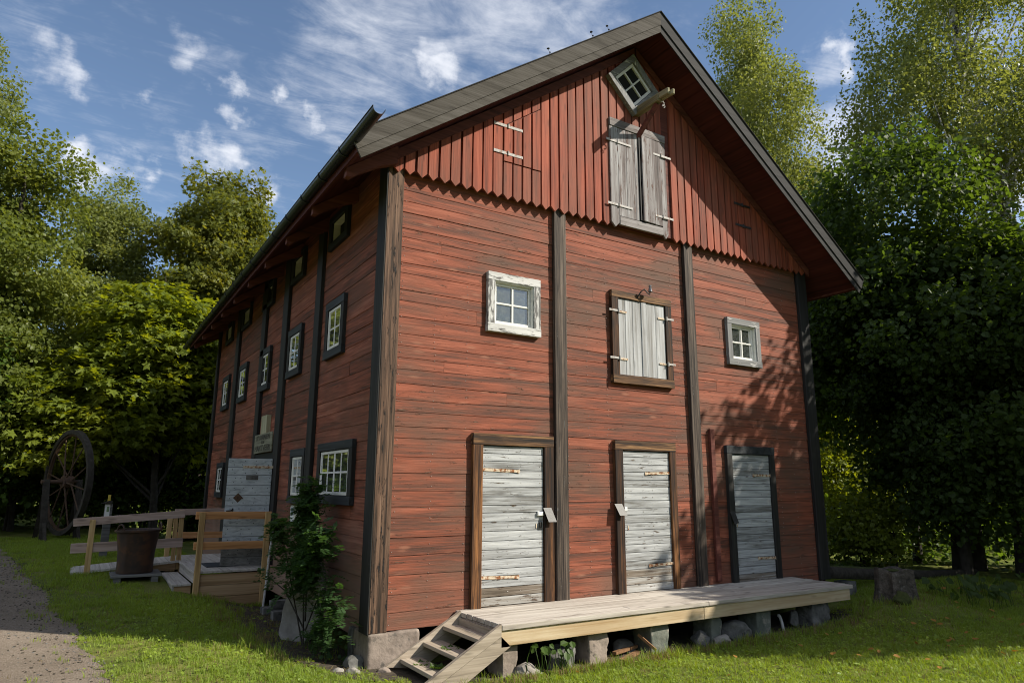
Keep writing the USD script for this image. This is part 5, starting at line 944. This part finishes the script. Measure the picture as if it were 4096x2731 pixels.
tree('linden_tree', 'spreading tree just outside the right edge shading the deck', 'tree', (13.2, -4.7), 9.4, [(.1, 0, 7.0, 1.9, 1.9, 2.3), (-.8, .3, 4.2, 2.2, 2.2, 1.8)], 200, 60, .15, 'broad', 'layer', 'leaf_dark', 'bark_dark', .15, seed=16, hole=.42)
tree('linden_tree', 'tree just outside the right edge shading the lawn', 'tree', (13.0, -7.0), 8.4, [(0, 0, 5.7, 2.0, 2.0, 2.0)], 190, 75, .15, 'broad', 'layer', 'leaf_dark', 'bark_dark', .13, seed=17, hole=.42)
tree('linden_tree', 'broad tree farther out to the right shading the stump', 'tree', (15.6, -7.8), 9.0, [(0, 0, 5.8, 2.4, 2.4, 2.4)], 220, 75, .15, 'broad', 'layer', 'leaf_dark', 'bark_dark', .13, seed=18, hole=.42)
for i, (x_, y_, h_, lab) in enumerate([(13.6, 1.6, 7, 'slim dark trunk left among the trunks behind the stump'), (14.2, .6, 7.5, 'slim dark trunk in the middle among the trunks behind the stump'), (13.2, .15, 6.5, 'slender dark trunk right behind the stump'), (15.2, -.2, 7, 'slim dark trunk near the right edge'), (17.5, 3.6, 8, 'thin tree farther back on the right'), (12.5, .15, 7.5, 'thin dark trunk just left of the big right-hand tree'), (12.9, -.75, 7, 'thin dark trunk just right of the big right-hand tree'), (13.9, -.40, 7.5, 'very thin trunk between the right-hand trunks'), (14.6, .9, 8, 'thin straight trunk farther in behind the right-hand trunks')]):
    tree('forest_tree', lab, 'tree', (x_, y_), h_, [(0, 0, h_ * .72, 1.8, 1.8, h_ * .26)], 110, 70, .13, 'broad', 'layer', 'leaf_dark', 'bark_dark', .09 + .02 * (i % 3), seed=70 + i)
for i, (x_, y_, h_, lab) in enumerate([(18.5, 7.2, 4.8, 'bright sunlit bush right of the barn corner'), (22.5, 8.0, 6.5, 'sunlit bush behind the trunks on the right'), (23.5, 4.2, 6, 'sunlit thicket glimpsed between the right trunks'), (25, 1.0, 6, 'sunlit thicket at the right edge'), (20, 11, 7, 'tall bush hidden behind the barn on the right'), (30, 12, 9, 'leafy thicket far back on the right')]):
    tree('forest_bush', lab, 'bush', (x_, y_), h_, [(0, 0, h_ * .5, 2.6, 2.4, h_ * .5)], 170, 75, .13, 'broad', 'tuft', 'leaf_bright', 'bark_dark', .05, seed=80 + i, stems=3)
for i, (x_, y_, h_, lab) in enumerate([(12.9, -1.9, 2.6, 'dark leafy bush at the right edge behind the low plants'), (14.6, -1.7, 3.2, 'dark bush at the right edge deeper in the wood'), (11.8, 1.6, 1.5, 'low bright bush behind the log')]):
    tree('hazel_bush', lab, 'bush', (x_, y_), h_, [(0, 0, h_ * .5, 1.2, 1.0, h_ * .5)], 80, 70, .08, 'broad', 'tuft', 'leaf_maple' if i < 2 else 'leaf_bright', 'bark_dark', .03, seed=150 + i, stems=3)
# out of the frame on the left: what the side windows mirror
for i, (x_, y_, h_) in enumerate([(-12, 5, 9), (-13, 13, 11), (-14, -3, 10)]):
    tree('oak_tree', ['broad tree across the path facing the landing', 'tall tree across the path beyond the wheel', 'broad tree across the path behind the viewer'][i], 'tree', (x_, y_), h_, [(0, 0, h_ * .58, 2.6, 2.6, h_ * .4)], 150, 60, .17, 'broad', 'tuft', 'leaf_oak', 'bark_dark', .2, seed=90 + i)
# distant wood closing the horizon
rg = np.random.default_rng(99); n = 15000; an = rg.uniform(0, 2 * np.pi, n); rr = rg.uniform(48, 64, n); top = 8 + 6 * meshkit.fbm(np.stack([np.cos(an) * 6, np.sin(an) * 6, 0 * an], -1), 4, 2); zz = 1.0 + top * rg.uniform(0, 1, n) ** .8
pos = np.column_stack([rr * np.cos(an) + 2, rr * np.sin(an), zz]); solo('distant_wood', leaves(pos, rg.normal(size=(n, 3)) + [0, 0, .4], rg.normal(size=(n, 3)), rg.uniform(1.0, 2.0, n), 'broad'), 'leaf_oak', 'far wood closing the view behind the trees', 'wood', kind='stuff')

# low undergrowth of the wood floor on both sides
rg = np.random.default_rng(123); ps = []
for (x0_, x1_, y0_, y1_, n_) in ((-14, 6, 19.5, 34, 9000), (10.5, 34, 1.0, 16, 26000), (13.2, 34, -5.0, 3.0, 16000)):
    x_, y_ = rg.uniform(x0_, x1_, n_), rg.uniform(y0_, y1_, n_); k_ = meshkit.fbm(np.stack([x_ * .7, y_ * .7, 0 * x_], -1), 3, 8); q_ = k_ > .42
    x_, y_, k_ = x_[q_], y_[q_], k_[q_]; ps.append(np.column_stack([x_, y_, height(x_, y_) + rg.uniform(.02, 1.0, len(x_)) ** 1.5 * (k_ - .36) * 5.0]))
ps = np.vstack(ps); n = len(ps)
solo('undergrowth', leaves(ps, rg.normal(size=(n, 3)) * .5 + [0, 0, .9], rg.normal(size=(n, 3)) + [0, 0, -.2], rg.uniform(.06, .15, n), 'broad'), 'leaf_maple', 'low leafy undergrowth on the shaded wood floor', None, kind='stuff')
# rowan shrub by the leaning stone
def pinnate(o, d, length, npair, lw, droop, rg, mb):
    d = d / np.linalg.norm(d); k = np.linspace(0, 1, npair + 2); spine = o + d * (k * length)[:, None] + np.array([0, 0, -droop]) * (k ** 2 * length)[:, None]; sd = np.cross(d, [0, 0, 1.0]); sd /= np.linalg.norm(sd) + 1e-9; n = len(spine) - 1
    pos, al, sz = [], [], []
    for i in range(1, npair + 1):
        for s in (-1, 1): pos.append(spine[i]); al.append(sd * s + d * .45 + [0, 0, -.12]); sz.append(lw * (1 - .45 * abs(k[i] - .45)))
    pos.append(spine[-2]); al.append(d + [0, 0, -droop]); sz.append(lw); m = len(pos)
    return np.array(pos), np.tile(np.cross(sd, d) * 1.0 + [0, 0, .3], (m, 1)) + rg.normal(size=(m, 3)) * .18, np.array(al), np.array(sz)
def pinnate_shrub(name, label, cat, stems, nleaf, length, npair, lw, lmat, seed, spread, wts):
    rg = np.random.default_rng(seed); t = thing(name, label, cat); mb = MB(); allp = []
    for s in stems: s = np.array(s, float); mb.add(*tube(s, np.linspace(.010, .003, len(s)), 6))
    part(t, 'stem', mb.mesh(), 'bark_dark', smooth=True); q = []
    for _ in range(nleaf):
        s = np.array(stems[rg.choice(len(stems), p=wts)], float); k = rg.uniform(.22, 1.0) ** .75 * (len(s) - 1); i = min(int(k), len(s) - 2); o = s[i] + (s[i + 1] - s[i]) * (k - i) + rg.normal(size=3) * [spread * .5, spread, spread * .7]
        o[0] = min(o[0], -.06); d = rg.normal(size=3) * [.8, 1, .45] + [-.35, 0, .05]; q.append(pinnate(o, d, length * rg.uniform(.6, 1.2), npair, lw * rg.uniform(.8, 1.2), rg.uniform(.25, .7), rg, None))
    P_, N_, A_, S_ = (np.concatenate([x[i] for x in q]) for i in range(4)); P_[:, 0] = np.minimum(P_[:, 0], -.02); part(t, 'foliage', leaves(P_, N_, A_, S_, 'small'), lmat); return t
pinnate_shrub('rowan_shrub', 'dark green rowan sapling growing in front of the leaning stone', 'shrub',
    [[(-.30, 1.30, .0), (-.34, 1.25, .5), (-.33, 1.35, 1.0), (-.30, 1.45, 1.4), (-.28, 1.42, 1.85)], [(-.30, 1.30, .0), (-.42, 1.45, .6), (-.46, 1.75, 1.05), (-.46, 2.05, 1.28), (-.44, 2.2, 1.35)], [(-.30, 1.28, .3), (-.36, 1.1, .8), (-.40, .75, 1.15), (-.38, .42, 1.38)],
     [(-.30, 1.3, .2), (-.45, 1.7, .6), (-.55, 2.2, .72), (-.55, 2.55, .70)], [(-.30, 1.25, .2), (-.30, .85, .6), (-.30, .40, .70), (-.30, .10, .62)], [(-.30, 1.25, .05), (-.35, .8, .30), (-.35, .35, .42), (-.35, .05, .40)]], 1300, .165, 7, .054, 'leaf_rowan', 5, .12, [.54, .15, .21, .01, .05, .04])
for i, (x_, y_, z_, s_, lab) in enumerate([(.72, -.52, .16, .17, 'fern growing up between the upper stair treads'), (.45, -.40, .02, .17, 'fern between the lowest stair treads, the left one'), (.50, -.68, .05, .15, 'fern between the lowest stair treads, the right one')]):
    rg = np.random.default_rng(200 + i); q = []
    for k in range(9):
        a_ = k * 2 * np.pi / 9 + rg.uniform(-.3, .3); q.append(pinnate(np.array([x_, y_, z_]), np.array([math.cos(a_) * .6, math.sin(a_) * .6, 1.0]), s_ * rg.uniform(.8, 1.2), 7, .035, .6, rg, None))
    P_, N_, A_, S_ = (np.concatenate([x[j] for x in q]) for j in range(4)); solo('fern', leaves(P_, N_, A_, S_, 'small'), 'leaf_fern', lab, 'fern')
def herb(name, label, cat, spots, size, lmat, seed, stemh=.25):
    rg = np.random.default_rng(seed); t = thing(name, label, cat); mb = MB(); pos = []
    for (x_, y_, z_) in spots:
        b_ = np.array([x_ + rg.normal() * .04, y_ + rg.normal() * .04, z_ - stemh]); mb.add(*tube([b_, (b_ + [x_, y_, z_]) / 2 + rg.normal(size=3) * .015, (x_, y_, z_)], [.005, .004, .003], 5)); pos.append((x_, y_, z_))
    pos = np.array(pos); n = len(pos); part(t, 'stem', mb.mesh(), 'leaf_fern'); V_, F_ = leaves(pos, rg.normal(size=(n, 3)) * .4 + [-.3, -.7, .7], rg.normal(size=(n, 3)) * .6 + [0, -.3, -.6], size * rg.uniform(.7, 1.2, n), 'broad')
    for k in range(n): part(t, 'leaf', (V_[k * 6:k * 6 + 6], F_[:4]), lmat)
rg = np.random.default_rng(6)
herb('leafy_plant', 'bright heart-leaved plant peeping out from under the deck beam', 'plant', [(1.62 + rg.uniform(-.16, .30), -1.0 + rg.uniform(-.06, .08), .20 + rg.uniform(-.06, .07)) for _ in range(16)], .085, 'leaf_fern', 7, .26)
herb('leafy_plant', 'low broad-leaved plants right of the stump', 'plant', [(8.6 + rg.uniform(0, 1.6), -1.55 + rg.uniform(-.5, .5), .38 + rg.uniform(-.1, .12)) for _ in range(60)], .13, 'leaf_dark', 8, .28)
herb('leafy_plant', 'low weeds at the foot of the barn between stone slab and corner', 'plant', [(-.12 + rg.uniform(-.25, .05), rg.uniform(.25, 1.1), .12 + rg.uniform(-.06, .16)) for _ in range(45)], .06, 'leaf_rowan', 9, .15)
for i, (x_, lab) in enumerate([(2.03, 'withered weed on the roof edge nearest the eave'), (2.78, 'withered stonecrop on the roof edge, middle one'), (3.08, 'withered stonecrop on the roof edge nearest the ridge')]):
    z_ = roof_top(x_); mb = MB(); mb.add(*tube([(x_, -.55, z_), (x_ - .02, -.55, z_ + .06), (x_ - .05, -.56, z_ + .11)], [.004, .003, .002], 5)); mb.add(*rock((x_ - .052, -.56, z_ + .115), (.022, .022, .013), i, 1)); mb.add(*rock((x_ - .015, -.55, z_ + .075), (.014, .014, .010), i + 5, 1)); solo('roof_weed', mb.mesh(), 'bark_dark', lab, 'weed')

# ------------------------------------------------------------------ grass and litter
def tuft(seed, n=13, h=.06, r=.06, mat_='grass_blade'):
    rg = np.random.default_rng(seed); V_, F_ = [], []
    for k in range(n):
        a_, q = rg.uniform(0, 2 * np.pi), r * math.sqrt(rg.uniform()); o = np.array([q * math.cos(a_), q * math.sin(a_), -.008]); hh = h * rg.uniform(.5, 1.35); ba = rg.uniform(0, 2 * np.pi); bend = np.array([math.cos(ba), math.sin(ba), 0]) * hh * rg.uniform(.15, .75); w_ = .0026 * rg.uniform(.8, 1.5); s = np.array([-math.sin(ba), math.cos(ba), 0]) * w_; m = len(V_)
        V_ += [o - s, o + s, o + bend * .35 + [0, 0, hh * .6] - s * .8, o + bend * .35 + [0, 0, hh * .6] + s * .8, o + bend + [0, 0, hh * .92]]; F_ += [[m, m + 1, m + 3], [m, m + 3, m + 2], [m + 2, m + 3, m + 4]]
    return np.array(V_), np.array(F_)
def scatter(name, label, protos, pts, sc, seed, tilt=.12):
    rg = np.random.default_rng(seed); path = free('/World', name); pi = UsdGeom.PointInstancer.Define(stage, path); tag(pi.GetPrim(), label, None, None, 'stuff'); rel = pi.CreatePrototypesRel()
    for i, (m, mt_) in enumerate(protos): rel.AddTarget(usdkit.mesh(stage, f'{path}/tuft_{i:03d}' if i else f'{path}/tuft', m, M[mt_]).GetPath())
    n = len(pts); pi.CreateProtoIndicesAttr(Vt.IntArray.FromNumpy(rg.integers(0, len(protos), n).astype(np.int32))); pi.CreatePositionsAttr(Vt.Vec3fArray.FromNumpy(pts.astype(np.float32)))
    a_ = rg.uniform(0, 2 * np.pi, n); q = np.zeros((n, 4)); q[:, 0] = np.cos(a_ / 2); q[:, 3] = np.sin(a_ / 2)
    pi.CreateOrientationsAttr(Vt.QuathArray([Gf.Quath(float(w_), 0, 0, float(z_)) for w_, z_ in zip(q[:, 0], q[:, 3])])); pi.CreateScalesAttr(Vt.Vec3fArray.FromNumpy(np.repeat(sc[:, None], 3, 1).astype(np.float32)))
def grass_points(n, seed, box, dens=None):
    rg = np.random.default_rng(seed); x_, y_ = rg.uniform(box[0], box[1], n), rg.uniform(box[2], box[3], n)
    ok = ~((x_ > -.02) & (x_ < 8.0) & (y_ > -.55)) & ~((x_ > -1.75) & (x_ < 0) & (y_ > 4.5) & (y_ < 7.5)) & ~((x_ > -2.7) & (x_ < -1.1) & (y_ > 6.38) & (y_ < 7.4)) & ~((x_ > -2.15) & (x_ < -1.5) & (y_ > 5.3) & (y_ < 5.98))
    ok &= ~((x_ > .2) & (x_ < 7.0) & (y_ > -.95)) | (rg.uniform(size=n) < .06)
    d = x_ - path_edge(y_); nz = meshkit.fbm(np.stack([x_ * 2.2, y_ * 2.2, 0 * x_], -1), 3, 9); ok &= (d > 0) | ((d < 0) & (rg.uniform(size=n) < np.exp(d * 4) * .35)); ok &= (rg.uniform(size=n) < smooth(-.10, .8, d + (nz - .5) * 1.2) * .80 + .20)
    ok &= ~((x_ > -.78 + .4 * smooth(1.0, -.4, y_)) & (x_ < 0.0) & (y_ > -.2) & (y_ < 4.3) & (rg.uniform(size=n) < .90))
    dep = np.exp(-((x_ - 7.85) ** 2 / 1.0 + (y_ + 1.3) ** 2 / .7)); ok &= rg.uniform(size=n) > dep * .8
    dist = np.hypot(x_ - CAM[0], y_ - CAM[1]); ok &= dist > 3.0
    x_, y_ = x_[ok], y_[ok]; return np.column_stack([x_, y_, height(x_, y_)])
near = grass_points(46000, 1, (-3.2, 9.5, -6.0, 4.0)); midp = grass_points(26000, 2, (-6.0, -.0, 3.0, 16.0)); rgt = grass_points(9000, 3, (7.5, 12, -5, 1.5)); pts = np.vstack([near, midp, rgt])
rg = np.random.default_rng(17); sc = rg.uniform(.48, 1.05, len(pts)) * (.75 + .5 * meshkit.fbm(pts * [1.1, 1.1, 0], 3, 4)); sc[len(near):len(near) + len(midp)] *= 1.15
scatter('grass', 'short green lawn grass around barn and path', [(tuft(1), 'grass_blade'), (tuft(2, 11, .075, .07), 'grass_blade'), (tuft(3, 15, .05, .065), 'grass_blade'), (tuft(4, 9, .06, .06), 'grass_blade'), (tuft(5, 6, .055, .06), 'grass_dry')], pts, sc, 18)
rg = np.random.default_rng(61); n = 1800; y_ = rg.uniform(-4, 10, n); x_ = path_edge(y_) - np.abs(rg.normal(size=n)) * .55 + .10; pb = np.column_stack([x_, y_, height(x_, y_) + .004])
scatter('pebbles', 'small stones lying on the gravel path', [(rock((0, 0, 0), (.012, .010, .007), 1, 1), 'soil'), (rock((0, 0, 0), (.010, .009, .006), 2, 1), 'stone')], pb, rg.uniform(.5, 1.6, n), 62)
n = 900; x_ = np.concatenate([rg.uniform(.3, 7.2, 500), rg.normal(-.85, .12, 250), rg.normal(8.0, .7, 150)]); y_ = np.concatenate([rg.normal(-1.12, .07, 500), rg.uniform(.2, 4.4, 250), rg.normal(-1.2, .35, 150)]); tp = np.column_stack([x_, y_, height(x_, y_)])
scatter('tall_grass', 'taller grass tufts along the barn foot and the stump', [(tuft(11, 12, .13, .06), 'grass_blade'), (tuft(12, 9, .11, .06), 'grass_dry')], tp, rg.uniform(.45, 1.05, n), 63)
# low clover leaves between the blades
n = 9000; cp = grass_points(16000, 21, (-2.6, 7.5, -5.0, 3.6)); rg = np.random.default_rng(22); cp[:, 2] += rg.uniform(.015, .045, len(cp)); m_ = len(cp)
solo('clover', leaves(cp, rg.normal(size=(m_, 3)) * .3 + [0, 0, 1], rg.normal(size=(m_, 3)) * [1, 1, .2], rg.uniform(.018, .045, m_), 'broad'), 'grass_blade', 'small clover leaves in the lawn', None, kind='stuff')
fp = np.vstack([grass_points(110, 31, (4.5, 11, -5, -1.0)), grass_points(30, 32, (-2.6, 4, -4.5, 3.0))]); m_ = len(fp); fp[:, 2] += .045; rg = np.random.default_rng(33)
solo('fallen_leaves', leaves(fp, rg.normal(size=(m_, 3)) * .3 + [0, 0, 1], rg.normal(size=(m_, 3)) * [1, 1, .1], rg.uniform(.04, .09, m_), 'broad'), 'leaf_fallen', 'scattered yellow and brown fallen leaves on the grass', None, kind='stuff')
# bare earth and dry straw by the wall foot
n = 5000; rg = np.random.default_rng(41); x_ = np.concatenate([rg.uniform(-.75, .02, 2200), rg.uniform(.2, 7.0, 2800)]); y_ = np.concatenate([rg.uniform(-.1, 4.2, 2200), rg.normal(-1.02, .10, 2800)]); sp_ = np.column_stack([x_, y_, height(x_, y_) + .008])
sv = leaves(sp_, rg.normal(size=(n, 3)) * .35 + [0, 0, 1], rg.normal(size=(n, 3)) * [1, 1, .15], rg.uniform(.03, .09, n), 'small'); 
vv = sv[0].reshape(n, 4, 3); c_ = vv[:, [0, 2]].mean(1, keepdims=True); vv[:, 1] = c_[:, 0] + (vv[:, 1] - c_[:, 0]) * .12; vv[:, 3] = c_[:, 0] + (vv[:, 3] - c_[:, 0]) * .12
solo('dry_straw', (vv.reshape(-1, 3), sv[1]), 'grass_dry', 'dry straw and twigs lying along the foot of the barn', None, kind='stuff')

# ------------------------------------------------------------------ groups of like things
GROUPS = {'deck_pier': 'piers under the deck', 'stone': 'loose stones by the deck and the corner', 'corner_block': 'stones under the left front corner', 'rubble_stone': 'stones of the low pile by the wall', 'splintered_wood': 'scrap wood under the deck', 'notice': 'paper notices on the side wall', 'fern': 'ferns in the stair', 'leafy_plant': 'broad-leaved plants', 'roof_weed': 'weeds on the roof edge',
          'birch_tree': 'birches around the barn', 'oak_tree': 'broad-leaved trees around the barn', 'linden_tree': 'broad-leaved trees on the right', 'forest_tree': 'slim trees in the wood', 'forest_bush': 'sunlit bushes in the wood', 'hazel_bush': 'hazel bushes at the wood edge'}
for prim in stage.GetPrimAtPath('/World').GetChildren():
    base = prim.GetName(); base = base[:-4] if base[-4:-3] == '_' and base[-3:].isdigit() else base
    if base in GROUPS: prim.SetCustomDataByKey('group', GROUPS[base])
